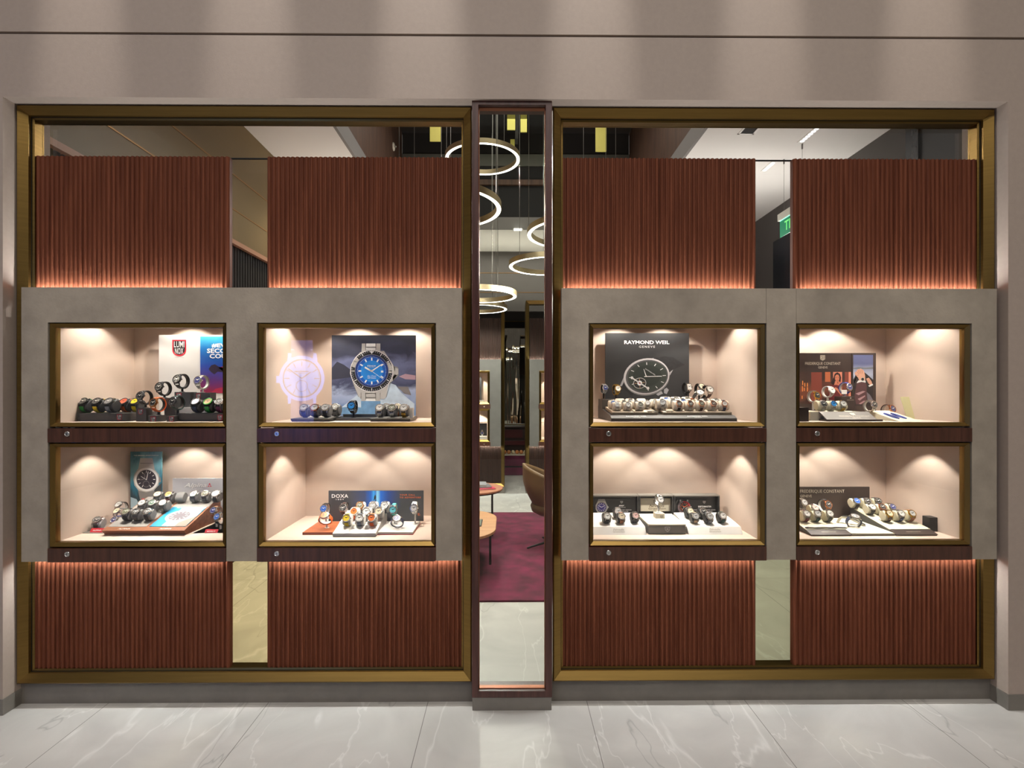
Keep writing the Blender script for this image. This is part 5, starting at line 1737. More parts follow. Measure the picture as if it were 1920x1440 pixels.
text_px('TO ADVENTURE', 749.5, 789, 931.3, 934.2, py_ - 0.0006, M_ORP, t, bold=0.02, space=1.3)
pr = Print(py_, t)
pr.bar('printed_signature', M_ORP, 783, 964.5, 787, 962.6, 0.8).bar('printed_signature', M_ORP, 783.5, 966.5, 788, 965.5, 0.8).bar('printed_signature', M_ORP, 784, 962, 785.5, 966.5, 0.7).done()
M_MAH = wood_mat('mahogany_board', S(150, 78, 46), S(198, 116, 72), 0.35, 30, 2, axis='x')
zl = zf + 0.0135
t = empty('display_board', (X(600, 2.76), 2.76, zf), 'reddish wooden board under the orange watch, beside the stepped white tray', 'display board')
obj_box('board', M_MAH, X(567, 2.76), X(640, 2.76), 2.76, 2.995, zf, zl, t, 0.0006)
t = empty('display_board', (X(740, 2.76), 2.76, zf), 'white board with red underside under the navy looped watch', 'display board')
obj_box('board', M_WHITEL, X(700, 2.76), X(774, 2.76), 2.76, 2.995, zf + 0.003, zl, t)
obj_box('underside', M_REDP, X(700, 2.76) + 0.001, X(774, 2.76) + 0.001, 2.758, 2.995, zf, zf + 0.003, t)
t = empty('watch_tray', (X(664, 2.72), 2.72, zf), 'sloping white tray with nine cushioned watches before the banner', 'watch tray')
xa, xb = X(623.5, 2.72), X(704.5, 2.72)
z0 = Z(1000, 2.72, 664)
dr = lambda y: z0 + (y - 2.72) * 0.24
wedge('tray', M_WHITEL, xa, xb, [(2.72, z0), (2.975, dr(2.975)), (2.975, zf + 0.004), (2.72, zf + 0.004)], t, 0.0008)
obj_box('foot', M_SLAB, xa + 0.002, xb - 0.002, 2.722, 2.97, zf, zf + 0.004, t)
text('DOXA', ((xa + xb) / 2, 2.742, dr(2.742)), (1, 0, 0), (0, 0.972, 0.233), 0.075, 0.010, mat('silver_letters', S(196, 194, 188), 0.4), t, space=1.6)
rows = ((2.80, ((650, 'yellow', 'steel', 'yellow', 'strap'), (674, 'white', 'steel', 'slate', 'strap'), (697, 'orange', 'steel', 'orange', 'strap')), 'front'),
        (2.875, ((664, 'orange', 'white', 'orange', 'strap'), (687, 'white', 'steel', 'steel', 'bracelet'), (710, 'cream', 'steel', 'steel', 'bracelet')), 'middle'),
        (2.945, ((675, 'olive', 'bronze', 'black', 'strap'), (699, 'grey', 'steel', 'steel', 'bracelet'), (721, 'silver', 'steel', 'slate', 'strap')), 'back'))
for Y, ws, nm in rows:
    for i, (px, d, cs, st, kd) in enumerate(ws):
        on_cushion(px, Y, dr(Y) - 0.002, ORD[i] + ' in ' + nm + ' row before the banner', GD, d, cs, st, kd, cush='white', tau=60, sc=1.02, chrono=(nm == 'back' and i == 1))
on_ring(608, 966.5, 2.81, zl, 'lying open at the front of the reddish board', GD, 'orange', 'steel', 'orange', tau=38, roll=90, sc=1.1)
on_ring(607, 953.5, 2.91, zl, 'at the back of the reddish board', GD, 'blue', 'steel', 'black', tau=70, yaw=-8, sc=1.05)
on_ring(643, 952, 2.945, zl, 'on the reddish board near the banner lettering', GD, 'black', 'steel', 'brown', tau=70, yaw=-6, sc=1.05, chrono=True)
on_ring(737, 955.5, 2.90, zl, 'tallest behind the navy loop on the white board', GD, 'turquoise', 'steel', 'turquoise', tau=80, yaw=-4, sc=1.02)
on_ring(743.5, 972, 2.82, zl, 'lying open at the front of the white board', GD, 'navy', 'steel', 'navy', tau=36, roll=90, sc=1.05)
on_ring(776, 952.5, 2.91, zl, 'alone near the red signature of the banner', GD, 'white', 'steel', 'steel', 'bracelet', tau=80, yaw=-4, sc=1.05)

# ------------------------------------------------------------------ E: charcoal poster, beige cushions
zf = CASES['E']['zf']
GE = 'watches on the beige cushions under the charcoal poster'
py_ = 3.125
t = empty('poster', (X(1213, py_), py_, zf), 'large charcoal poster of a tilted steel watch with an open balance wheel', 'poster')
obj_box('board', mat('charcoal_print', S(50, 51, 53), 0.5, noise=((3, 3, 3), 0.12)), X(1135, py_), X(1292, py_), py_, py_ + 0.01, zf, Z(624.5, py_, 1213), t)
text_px('RAYMOND WEIL', 1170.5, 1255, 638.5, 645.2, py_ - 0.0006, M_WHITEP, t, bold=0.022)
text_px('GENEVE', 1198, 1228, 648.3, 652, py_ - 0.0006, M_WHITEP, t, space=1.35)
pr = Print(py_, t)
M_PLUG = mat('print_lug', S(170, 168, 172), 0.45)
M_PSTR = mat('print_strap_dark', S(40, 40, 42), 0.5, noise=((60, 60, 60), 0.3))
rt = -0.18
pr.add('printed_strap', M_PSTR, [(1226, 672), (1245, 668), (1262, 670), (1284, 684), (1262, 693), (1258, 694)])
pr.add('printed_strap', M_PSTR, [(1165, 725), (1172, 715), (1190, 736), (1184, 742)])
for q in ([(1214, 674), (1226, 671), (1222, 676)], [(1253, 700), (1262, 693), (1260, 697), (1256, 704)], [(1162, 724), (1170, 706), (1172, 712), (1166, 724)], [(1230, 739), (1240, 733), (1243, 738), (1234, 742)]):
    pr.add('printed_lug', M_PLUG, q)
pr.add('printed_crown', M_PLUG, [(1245, 730), (1250, 727), (1254, 731), (1250, 739), (1245, 737)]).up()
pr.ell('printed_case', M_PSTEELD, 1212.5, 707, 43.5, 34.5, rot=rt).up()
pr.ell('printed_case', mat('print_steel_light', S(206, 203, 205), 0.45), 1212, 705.5, 43, 33.5, rot=rt).up()
pr.ell('printed_case', mat('print_steel_dark', S(84, 84, 86), 0.45), 1213, 706, 40, 31, rot=rt).up()
pr.ell('printed_dial', mat('print_dial_green', S(58, 64, 60), 0.4), 1214, 706, 37, 28.5, rot=rt).up()
pr.ell('printed_dial', mat('print_dial_green_dark', S(48, 54, 51), 0.4), 1213, 705, 27, 20, rot=rt).up()
pr.ticks('printed_index', M_WHITEP, 1214, 706, 28.5, 34.5, 1.3, sy=0.77, rot=rt + 0.12, skip=(7,))
pr.bar('printed_hand', M_WHITEP, 1212, 706.5, 1207, 692, 1.6, 0.8).bar('printed_hand', M_WHITEP, 1208, 706, 1241, 705.4, 1.2)
pr.ell('printed_wheel', M_PSTEEL, 1199.5, 718.5, 12.2, 10.2, rot=rt).up()
pr.ell('printed_wheel', M_PSTR, 1199.5, 718.5, 11, 9.1, rot=rt).up()
pr.bar('printed_wheel', mat('print_gold', S(186, 150, 110), 0.45), 1190, 719, 1209, 717, 1.0).bar('printed_wheel', mat('print_gold', S(186, 150, 110), 0.45), 1199, 710, 1200, 727, 1.0).up()
pr.bar('printed_bridge', M_WHITEP, 1185, 708.5, 1215, 728, 2.2).ell('printed_bridge', M_WHITEP, 1185, 708.3, 2.6).ell('printed_bridge', M_WHITEP, 1214.8, 727.8, 2.6).ell('printed_bridge', M_WHITEP, 1199.5, 718.3, 4.6).up()
pr.ell('printed_wheel', M_REDP, 1199.5, 718.3, 1.2).done()
text('RAYMOND WEIL', P(1219.5, 697.5, py_ - 0.0042), (0.84, 0, -0.54), (0.54, 0, 0.84), 0.070, 0.006, M_WHITEP, t)
M_GRAF = mat('graphite_leather', S(104, 104, 104), 0.5, bump=(260, 0.12))
M_GRAFD = mat('graphite_front', S(58, 55, 52), 0.5)
M_TRAYB = mat('taupe_tray_edge', S(150, 136, 116), 0.5)
xa, xb = X(1146, 2.715), X(1382, 2.715)
eb = lambda y: 1.4395 + (y - 2.745) * 0.12
t = empty('display_stand', ((xa + xb) / 2, 2.715, zf), 'long graphite stand with slanting leather front under the beige trays', 'display stand')
wedge('body', M_GRAFD, xa, xb, [(2.715, zf), (2.715, zf + 0.016), (2.745, eb(2.745) - 0.001), (3.11, eb(3.11) - 0.001), (3.11, zf)], t, 0.001)
wedge('leather_front', M_GRAF, xa + 0.001, xb - 0.001, [(2.7145, zf + 0.0165), (2.745, eb(2.745) + 0.0005), (2.747, eb(2.745) + 0.0005), (2.7165, zf + 0.0165)], t)
dv = Vector((0, 2.745 - 2.715, eb(2.745) - zf - 0.016)).normalized()
for px in (1193, 1308):
    text('RAYMOND WEIL', (X(px, 2.73), 2.7292, (zf + 0.016 + eb(2.745)) / 2 + 0.003), (1, 0, 0), dv, 0.105, 0.008, M_WHITEP, t, bold=0.03)
    text('GENEVE', (X(px, 2.73), 2.7222, (zf + 0.016 + eb(2.745)) / 2 - 0.0035), (1, 0, 0), dv, 0.04, 0.003, M_WHITEP, t, bold=0.03)
t = empty('display_block', (X(1128, 3.06), 2.97, eb(3.0)), 'dark step at the back end of the graphite stand under two slim watches', 'display block')
obj_box('block', M_GRAFD, xa, xa + 0.14, 2.97, 3.10, eb(2.97) - 0.001, Z(748, 3.10, 1122), t, 0.001)
ztop = Z(748, 3.10, 1122)
TY0, TY1 = 2.762, 2.96
ts = lambda y: eb(y) + 0.0125
for px0, px1, lab in ((1148, 1190, 'beige cushion tray, first on the graphite stand'), (1191.5, 1234, 'beige cushion tray with dark tile, second on the graphite stand'), (1244, 1372, 'long beige cushion tray on the graphite stand')):
    x0, x1 = X(px0, TY0), X(px1, TY0)
    y1 = TY1 if px0 < 1240 else 3.03
    t = empty('watch_tray', ((x0 + x1) / 2, TY0, eb(TY0)), lab, 'watch tray', 'beige trays on the graphite stand')
    wedge('tray', M_TRAYB, x0, x1, [(TY0, eb(TY0)), (TY0, ts(TY0)), (y1, ts(y1)), (y1, eb(y1))], t)
    wedge('inlay', CUSH['beige'], x0 + 0.003, x1 - 0.003, [(TY0 + 0.004, ts(TY0 + 0.004) + 0.0008), (y1 - 0.003, ts(y1 - 0.003) + 0.0008), (y1 - 0.003, ts(y1)), (TY0 + 0.004, ts(TY0))], t)
    if px0 == 1191.5 or px0 == 1244:
        a, b_ = (X(1212, 2.80), X(1231, 2.80)) if px0 == 1191.5 else (X(1247, 2.80), X(1262, 2.80))
        wedge('tile', mat('smoked_tile', S(86, 84, 80), 0.15), a, b_, [(2.768, ts(2.768) + 0.0014), (2.81, ts(2.81) + 0.0014), (2.81, ts(2.81)), (2.768, ts(2.768))], t)
ce = dict(cush='beige', tau=66, wide=True, sc=0.86, k=0.84)
R1 = ((1157, 'white', 'steel', 'steel', True), (1177.5, 'white', 'steel', 'steel', False), (1200.5, 'olive', 'steel', 'steel', False))
for i, (px, d, cs, st, rc) in enumerate(R1):
    on_cushion(px, 2.806, ts(2.806), ORD[i] + ' in front row of small beige trays', GE, d, cs, st, 'bracelet', rect=rc, **dict(ce, sc=0.78))
for i, (px, d, cs, st) in enumerate(((1149.5, 'blue', 'steel', 'steel'), (1170, 'olive', 'steel', 'steel'), (1193, 'silver', 'steel', 'steel'), (1214, 'white', 'steel', 'steel'))):
    on_cushion(px, 2.872, ts(2.872), ORD[i] + ' in second row of small beige trays', GE, d, cs, st, 'bracelet', **dict(ce, sc=0.78))
on_cushion(1182, 2.935, ts(2.935), 'back row of small beige trays', GE, 'grey', 'steel', 'steel', 'bracelet', **dict(ce, sc=0.8))
on_cushion(1163, 2.94, ts(2.94), 'behind the second row, nearer the dark step', GE, empty_c=True, **dict(ce, sc=0.8))
on_cushion(1203, 2.94, ts(2.94), 'behind the second row, nearer the long tray', GE, empty_c=True, **dict(ce, sc=0.8))
on_cushion(1242, 2.835, ts(2.835), 'biggest, at the corner of the long tray', GE, 'silver', 'steel', 'steel', 'bracelet', **dict(ce, sc=0.98))
for i, (px, d, cs, st, kd, ch) in enumerate(((1273, 'black', 'rose gold', 'black', 'strap', True), (1294, 'black', 'rose gold', 'steel', 'bracelet', True), (1315, 'olive', 'rose gold', 'brown', 'strap', False), (1337, 'brown', 'rose gold', 'steel', 'bracelet', False), (1358, 'white', 'rose gold', 'navy', 'strap', False))):
    on_cushion(px, 2.806, ts(2.806), ORD[i] + ' in front row of long beige tray', GE, d, cs, st, kd, chrono=ch, **dict(ce, sc=0.9))
for i, (px, d, cs, st, kd) in enumerate(((1262, 'grey', 'steel', 'steel', 'bracelet'), (1281, 'blue', 'steel', 'black', 'strap'), (1299, 'cream', 'rose gold', 'rose gold', 'bracelet'), (1323, 'brown', 'steel', 'brown', 'strap'), (1344, 'white', 'steel', 'steel', 'bracelet'))):
    on_cushion(px, 2.882, ts(2.882), ORD[i] + ' in second row of long beige tray', GE, d, cs, st, kd, **dict(ce, sc=0.9))
for i, (px, d) in enumerate(((1229.5, 'silver'), (1249, 'blue'), (1268, 'grey'), (1289, 'olive'))):
    on_cushion(px, 2.965, (ts if px > 1240 else eb)(2.965), ORD[i] + ' in back row below the charcoal poster', GE, d, 'steel', 'steel', 'bracelet', **dict(ce, sc=0.9))
on_ring(1135, 727, 3.03, ztop, 'nearer the side wall on the dark step', GE, 'navy', 'steel', 'steel', 'bracelet', tau=76, yaw=14, sc=0.85, stand='black')
on_ring(1158.5, 728.5, 3.03, ztop, 'on the dark step before the poster', GE, 'white', 'gold', 'gold', 'bracelet', tau=76, yaw=14, sc=0.95, stand='black')
ec = ts(3.0)
on_ring(1292, 725.5, 3.0, ec, 'at the edge of the charcoal poster', GE, 'white', 'steel', 'black', tau=74, yaw=16, sc=1.0, rect=True, stand='black')
on_ring(1316, 725, 3.02, ec, 'rearmost of the raised group', GE, 'cream', 'steel', 'brown', tau=60, yaw=16, sc=1.05, stand='black')
on_ring(1331, 730, 2.96, ts(2.96), 'last of the raised group', GE, 'white', 'steel', 'brown', tau=66, yaw=16, sc=1.1, stand='black')
on_ring(1313, 736, 2.93, ts(2.93), 'lying open below the raised group', GE, 'white', 'steel', 'black', tau=42, roll=-80, sc=1.05, stand='black')

# ------------------------------------------------------------------ F: black boxes and bright white trays
zf = CASES['F']['zf']
GF = 'watches before the black lidded boxes'
M_BOXK = mat('black_box', S(38, 38, 40), 0.45)
M_PANK = mat('black_print', S(30, 30, 32), 0.55)
M_CREAMP = mat('cream_print', S(226, 218, 196), 0.5)
M_BRZ = mat('bronze_letters', S(96, 78, 52), 0.5)
YB_ = 3.03
lx = CASES['F']['x0'] + 0.003


def nshield(p, cx, cy, w, m1, m2):
    p.add('shield_emblem', m1, [(cx - w, cy - w * 0.9), (cx + w, cy - w * 0.9), (cx + w * 0.85, cy + w * 0.3), (cx, cy + w), (cx - w * 0.85, cy + w * 0.3)]).up()
    k = 0.78
    p.add('shield_emblem', m2, [(cx - w * k, cy - w * 0.7), (cx + w * k, cy - w * 0.7), (cx + w * 0.65, cy + w * 0.22), (cx, cy + w * 0.74), (cx - w * 0.65, cy + w * 0.22)]).up()
    p.bar('shield_emblem', m1, cx - w * 0.3, cy + w * 0.3, cx - w * 0.2, cy - w * 0.45, w * 0.16).bar('shield_emblem', m1, cx - w * 0.2, cy - w * 0.45, cx + w * 0.2, cy + w * 0.3, w * 0.16).bar('shield_emblem', m1, cx + w * 0.2, cy + w * 0.3, cx + w * 0.32, cy - w * 0.45, w * 0.16)


def lidbox(x0, x1, lab):
    t = empty('display_box', ((x0 + x1) / 2, YB_, zf), lab, 'display box', 'black lidded boxes')
    z1 = Z(930, YB_, 1240)
    obj_box('back_board', M_BOXK, x0, x1, YB_ + 0.02, YB_ + 0.05, zf, z1, t)
    obj_box('lid', mat('satin_grey_lid', S(120, 118, 112), 0.35), x0, x1, YB_ - 0.012, YB_ + 0.05, z1, z1 + 0.006, t)
    obj_box('side_board', M_BOXK, x0, x0 + 0.008, YB_ - 0.012, YB_ + 0.02, zf, z1, t)
    obj_box('side_board', M_BOXK, x1 - 0.008, x1, YB_ - 0.012, YB_ + 0.02, zf, z1, t)
    return t


YPn = YB_ + 0.016
t = lidbox(lx, X(1196.5, YB_), 'black lidded box with the poster of a blue-dial steel watch')
obj_box('poster_panel', M_PANK, lx + 0.01, X(1190, YB_), YPn, YB_ + 0.02, zf + 0.06, Z(935, YPn, 1150), t)
pr = Print(YPn, t)
pr.add('printed_bracelet', M_PSTEELD, [(1122, 936), (1134, 936), (1137, 944), (1119, 944)]).add('printed_bracelet', M_PSTEELD, [(1119, 958), (1137, 958), (1134, 967), (1122, 967)]).up()
pr.add('printed_case', M_PSTEEL, [(1121, 940), (1135, 940), (1139, 948), (1141.5, 951), (1139, 954), (1135, 962), (1121, 962), (1117, 955), (1117, 947)]).up()
pr.ell('printed_bezel', M_PSTEELD, 1128, 951, 10).up().ell('printed_dial', mat('print_violet', S(52, 48, 120), 0.4), 1128, 951, 8.4).up()
pr.ticks('printed_index', M_WHITEP, 1128, 951, 5.2, 7.4, 0.9).bar('printed_hand', M_WHITEP, 1128, 951.2, 1133.4, 948, 0.8).bar('printed_hand', M_WHITEP, 1128, 951.2, 1123.5, 948.6, 1.0)
nshield(pr, 1165.5, 941.5, 2.6, M_WHITEP, M_PANK)
pr.done()
text_px('F77', 1160, 1171, 947, 949.5, YPn - 0.0006, M_WHITEP, t, bold=0.06, shear=0.3)
text_px('AUTOMATIC', 1158, 1173, 950.5, 952, YPn - 0.0006, M_WHITEP, t)
text_px('VINTAGE SPORT DESIGN', 1148, 1184, 955, 957, YPn - 0.0006, M_WHITEP, t)
text_px('HERITAGE', 1161, 1178, 958, 960, YPn - 0.0006, M_WHITEP, t)
t = lidbox(X(1197.5, YB_), X(1261.5, YB_), 'black lidded box with cream panel and shield emblem, between the other two')
obj_box('cream_panel', M_CREAMP, X(1201, YPn), X(1257, YPn), YPn, YB_ + 0.02, zf + 0.055, Z(934, YPn, 1230), t)
pr = Print(YPn, t)
nshield(pr, 1229, 941.5, 4.0, M_BRZ, M_CREAMP)
pr.done()
text_px('Nivada', 1217, 1245, 946, 950.8, YPn - 0.0006, M_BRZ, t, shear=0.3)
text_px('Grenchen', 1216, 1248, 951.5, 955.3, YPn - 0.0006, M_BRZ, t, shear=0.3)
t = lidbox(X(1262.5, YB_), X(1348, YB_), 'black lidded box with the poster of a square-cased watch with orange numerals')
obj_box('poster_panel', M_PANK, X(1268, YB_), X(1343, YB_), YPn, YB_ + 0.02, zf + 0.06, Z(936, YPn, 1300), t)
pr = Print(YPn, t)
M_VIO = mat('print_plum', S(120, 104, 108), 0.45)
for x in (1274.5, 1288):
    pr.add('printed_lug', M_PSTEEL, [(x, 937), (x + 2.5, 937), (x + 2.5, 943), (x, 943)]).add('printed_lug', M_PSTEEL, [(x, 959), (x + 2.5, 959), (x + 2, 965), (x - 1, 965)])
pr.up().add('printed_case', M_VIO, [(1275, 940), (1290, 940), (1294.5, 946), (1295, 951), (1294, 956), (1289, 961), (1276, 961), (1271.5, 956), (1271, 950), (1272, 945)])
pr.add('printed_crown', M_PSTEEL, [(1294, 949), (1296.5, 949), (1296.5, 953), (1294, 953)]).up()
pr.add('printed_bezel', M_REDP, [(1281, 939.6), (1287, 940.4), (1292, 943.6), (1294.4, 948.4), (1291, 949), (1288.6, 945.4), (1284.6, 942.6), (1281, 942)]).up()
pr.ell('printed_dial', M_BLKP, 1283, 950.5, 8.8).up()
pr.ticks('printed_numeral', M_ORP, 1283, 950.5, 5.8, 7.8, 1.2).bar('printed_hand', M_ORP, 1283, 950.8, 1289, 947.4, 0.9).bar('printed_hand', M_ORP, 1283, 950.8, 1279.6, 948, 1.1).bar('printed_hand', M_WHITEP, 1283, 950.8, 1279, 955.5, 0.4)
nshield(pr, 1320.5, 941.7, 2.6, M_WHITEP, M_PANK)
pr.done()
text_px('DEPTHMASTER', 1309, 1334, 948.3, 951.2, YPn - 0.0006, M_WHITEP, t, bold=0.04)
text_px('VINTAGE SIZED SWISS DIVER', 1299.5, 1341.5, 955, 957, YPn - 0.0006, M_WHITEP, t)
text_px('MODERN UPGRADES', 1305, 1336, 958, 960.2, YPn - 0.0006, M_WHITEP, t)
M_BRWT = mat('bright_white_tray', S(240, 238, 232), 0.4)
zt = Z(985.5, 2.79, 1240)
zh = lambda y: zt + (y - 2.79) * 0.10


def wtray(x0, x1, lab):
    t = empty('watch_tray', ((x0 + x1) / 2, 2.75, zf), lab, 'watch tray', 'bright white trays before the black boxes')
    wedge('tray', M_BRWT, x0, x1, [(2.748, zf), (2.775, zt - 0.002), (2.79, zt), (3.0, zh(3.0)), (3.0, zf)], t, 0.001)
    c = Vector(((x0 + x1) / 2, 2.7615, (zf + zt) / 2))
    dv = Vector((0, 0.027, zt - 0.002 - zf)).normalized()
    m = mat('grey_letters', S(168, 160, 146), 0.5)
    for s, hh, off in (('Nivada', 0.0115, 0.006), ('Grenchen', 0.0095, -0.006)):
        text(s, c + dv * off, (1, 0, 0), dv, 0.055 if s == 'Nivada' else 0.06, hh, m, t, shear=0.25, lift=0.0009)
    return t


wtray(lx + 0.008, X(1212, 2.75), 'bright white tray before the blue-dial watch poster')
wtray(X(1291, 2.75), X(1393, 2.75), 'bright white tray before the poster with orange numerals')
t = empty('display_stand', (X(1250, 2.76), 2.76, zf), 'grey drawer stand with cream top and shield emblem between the white trays', 'display stand')
x0, x1 = X(1216, 2.75) + 0.002, X(1288, 2.75) - 0.004
MB().prism([(x0, 2.76, zf), (x1, 2.76, zf), (x1, 3.0, zf), (x0, 3.0, zf)], (0, 0, 0.040)).build('body', mat('silver_drawer', S(126, 126, 124), 0.4, metal=0.2), t)
obj_box('top_board', M_CREAMP, x0 - 0.0005, x1 + 0.0005, 2.755, 3.0, zf + 0.043, zf + 0.052, t, 0.001)
obj_box('neck', M_SLAB, x0 + 0.004, x1 - 0.004, 2.765, 3.0, zf + 0.040, zf + 0.043, t)
pr = Print(2.76, t)
nshield(pr, 1251.5, 992.5, 5.2, M_WHITEP, mat('silver_drawer', S(126, 126, 124)))
pr.done()
t = empty('display_block', (X(1238, 2.90), 2.885, zf + 0.052), 'cream block with small shield emblem holding up the single bracelet watch', 'display block')
fbox('block', M_CREAMP, 1229.5, 1246.5, 2.88, 2.93, zf + 0.052, Z(963, 2.88, 1238), t, 0.001)
pr = Print(2.88, t)
nshield(pr, 1240.5, 969, 2.8, M_BRZ, M_CREAMP)
pr.done()
on_ring(1238.5, 936.5, 2.895, Z(963, 2.88, 1238), 'alone on the cream block', GF, 'silver', 'steel', 'steel', 'bracelet', tau=70, yaw=8, sc=0.98)
cf = dict(cush='black', sc=0.92, tau=58, yaw=4)
for i, (px, Y, d, cs, st, kd) in enumerate(((1138, 2.825, 'white', 'steel', 'black', 'strap'), (1165, 2.825, 'cream', 'steel', 'tan', 'strap'), (1191, 2.835, 'pink', 'steel', 'black', 'strap'), (1158.5, 2.905, 'silver', 'steel', 'steel', 'bracelet'))):
    on_cushion(px, Y, zh(Y), (ORD[i] + ' in front' if i < 3 else 'behind the tan strap') + ', tray by blue-dial poster', GF, d, cs, st, kd, chrono=i == 3, **cf)
for i, (px, Y, d, cs, st, kd) in enumerate(((1303.5, 2.825, 'silver', 'steel', 'beige', 'strap'), (1330, 2.82, 'silver', 'steel', 'grey', 'strap'), (1354.5, 2.83, 'white', 'steel', 'dark green', 'strap'), (1293.5, 2.905, 'cream', 'steel', 'steel', 'bracelet'), (1318, 2.90, 'black', 'steel', 'black', 'strap'))):
    on_cushion(px, Y, zh(Y), (ORD[i] + ' in front' if i < 3 else ORD[i - 3] + ' behind') + ', tray by orange-numeral poster', GF, d, cs, st, kd, chrono=i in (0, 1), **cf)

# ------------------------------------------------------------------ G: portrait backboard
zf = CASES['G']['zf']
GG = 'watches before the portrait backboard'
gx0 = CASES['G']['x0'] + 0.002
py_ = 3.10
M_ESP = mat('espresso_board', S(56, 46, 43), 0.4)
t = empty('poster', (X(1570, py_), py_, zf), 'dark backboard with brand lettering, a woman in burgundy dress and a driver holding a jacket', 'poster')
obj_box('board', M_ESP, gx0, X(1596, py_), py_, py_ + 0.01, zf, Z(662, py_, 1550), t)
obj_box('board', M_ESP, X(1597, py_), X(1641.5, py_), py_ - 0.004, py_ + 0.01, zf, Z(662, py_, 1620), t)
M_SILV = mat('pale_metal_letters', S(196, 188, 172), 0.4, metal=0.3)
pr = Print(py_, t)
def crest(p, cx, cy, w, m, m2):
    p.add('crest_emblem', m, [(cx - w, cy - w * 1.1), (cx + w, cy - w * 1.1), (cx + w, cy + w * 0.6), (cx, cy + w * 1.15), (cx - w, cy + w * 0.6)]).up()
    for i in range(3):
        for j in range(3):
            if (i, j) != (0, 1):
                x, y = cx + (i - 1) * w * 0.6, cy - w * 0.65 + j * w * 0.52
                p.add('crest_emblem', m2, [(x - w * 0.15, y - w * 0.12), (x + w * 0.15, y - w * 0.12), (x + w * 0.15, y + w * 0.12), (x - w * 0.15, y + w * 0.12)])
crest(pr, 1542.5, 671, 4.6, M_SILV, M_ESP)
pr.done()
text_px('FREDERIQUE CONSTANT', 1509.5, 1576, 679, 685, py_ - 0.0006, M_SILV, t, bold=0.01)
text_px('GENEVE', 1534, 1551.5, 686.8, 691, py_ - 0.0006, M_SILV, t, bold=0.01)
# the warm bar interior with the woman
yq = py_ - 0.001
obj_box('bar_print', ramp_mat('bar_print', [(0.0, S(120, 52, 40)), (0.3, S(76, 36, 28)), (0.5, S(52, 34, 30)), (0.7, S(110, 60, 44)), (1.0, S(60, 44, 40))], 'Z', 4.0, 0.1, 0.8, (8, 8, 5)), gx0 + 0.002, X(1596, yq), yq, py_, Z(757, yq, 1550), Z(697, yq, 1550), t)
pr = Print(yq, t)
M_P1, M_P2, M_P3 = mat('print_warm_pane', S(186, 104, 66), 0.5), mat('print_rose_wall', S(214, 134, 108), 0.5), mat('print_rust_wall', S(120, 56, 44), 0.5)
pr.add('printed_wall', M_P3, [(1521, 698), (1541, 698), (1541, 757), (1521, 757)])
pr.add('printed_wall', M_P1, [(1547, 697.5), (1557, 697.5), (1557, 716), (1547, 716)])
pr.add('printed_wall', M_P2, [(1562, 697.5), (1579, 697.5), (1579, 740), (1562, 735)])
pr.add('printed_wall', M_P3, [(1584, 697.5), (1590, 697.5), (1590, 757), (1584, 757)])
pr.add('printed_wall', M_P2, [(1591, 697.5), (1595.5, 697.5), (1595.5, 757), (1591, 757)])
for x, y, h in ((1505, 714, 8), (1509, 718, 7), (1514, 718, 7), (1504.5, 724, 10), (1508, 727, 6), (1514, 726, 8), (1504, 742, 6)):
    pr.add('printed_candle', mat('print_candle', S(238, 150, 80), 0.5), [(x - 0.8, y), (x + 0.8, y), (x + 0.8, y + h), (x - 0.8, y + h)])
pr.up()
M_HAIR, M_SKIN, M_DRS = mat('print_hair', S(40, 24, 22), 0.5), mat('print_skin', S(206, 128, 98), 0.5), mat('print_dress', S(104, 34, 38), 0.5)
pr.add('printed_woman', M_HAIR, [(1563, 708), (1565, 701), (1570, 698), (1575, 701), (1577, 708), (1576, 716), (1570, 720), (1562, 722), (1558, 718)])
pr.add('printed_woman', M_DRS, [(1555, 728), (1562, 720), (1570, 722), (1577, 724), (1580, 740), (1581, 757), (1558, 757), (1553, 742)]).up()
pr.add('printed_woman', M_SKIN, [(1565.5, 706), (1568, 702.5), (1572, 702.5), (1574, 707), (1573.5, 712), (1571, 716), (1567.5, 714.5), (1565.6, 711)])
pr.add('printed_woman', M_SKIN, [(1566, 714), (1570, 715.5), (1571, 721), (1564, 722)])
pr.add('printed_woman', M_SKIN, [(1572, 714), (1574.6, 716), (1578, 724), (1579, 734), (1577, 742), (1570, 733), (1564, 728), (1567, 726), (1574, 731), (1574.6, 724), (1571, 717)]).up()
pr.bar('printed_woman', M_HAIR, 1566.5, 707.6, 1568.6, 707.4, 0.7).bar('printed_woman', M_HAIR, 1571, 707.4, 1573, 707.8, 0.7).bar('printed_woman', mat('print_lips', S(150, 40, 40), 0.5), 1569, 713, 1571, 713, 0.8).done()
# the driver: sky, hills, hands and burgundy jacket
ys = py_ - 0.005
obj_box('road_print', ramp_mat('sky_print', [(0.0, S(40, 38, 40)), (0.28, S(44, 40, 38)), (0.46, S(96, 100, 60)), (0.60, S(120, 122, 76)), (0.66, S(150, 156, 170)), (0.80, S(176, 184, 206)), (1.0, S(92, 100, 140))], 'Z', 3.15, 0.0, 0.06, (10, 10, 40)), X(1600, ys), X(1637, ys), ys, py_ - 0.004, Z(761, ys, 1620), Z(665.5, ys, 1620), t)
pr = Print(ys, t)
pr.add('printed_hill', mat('print_hill', S(112, 118, 126), 0.5), [(1600, 690), (1610, 688), (1622, 689.5), (1637, 688), (1637, 692), (1600, 692)])
pr.add('printed_seat', mat('print_seat', S(38, 34, 36), 0.5), [(1600, 712), (1606, 700), (1618, 696), (1626, 702), (1637, 712), (1637, 761), (1600, 761)])
pr.add('printed_frame_line', M_PSTEEL, [(1600, 718), (1607, 701), (1608.5, 701.6), (1602, 719)]).up()
M_JKT = mat('print_jacket', S(84, 56, 60), 0.5)
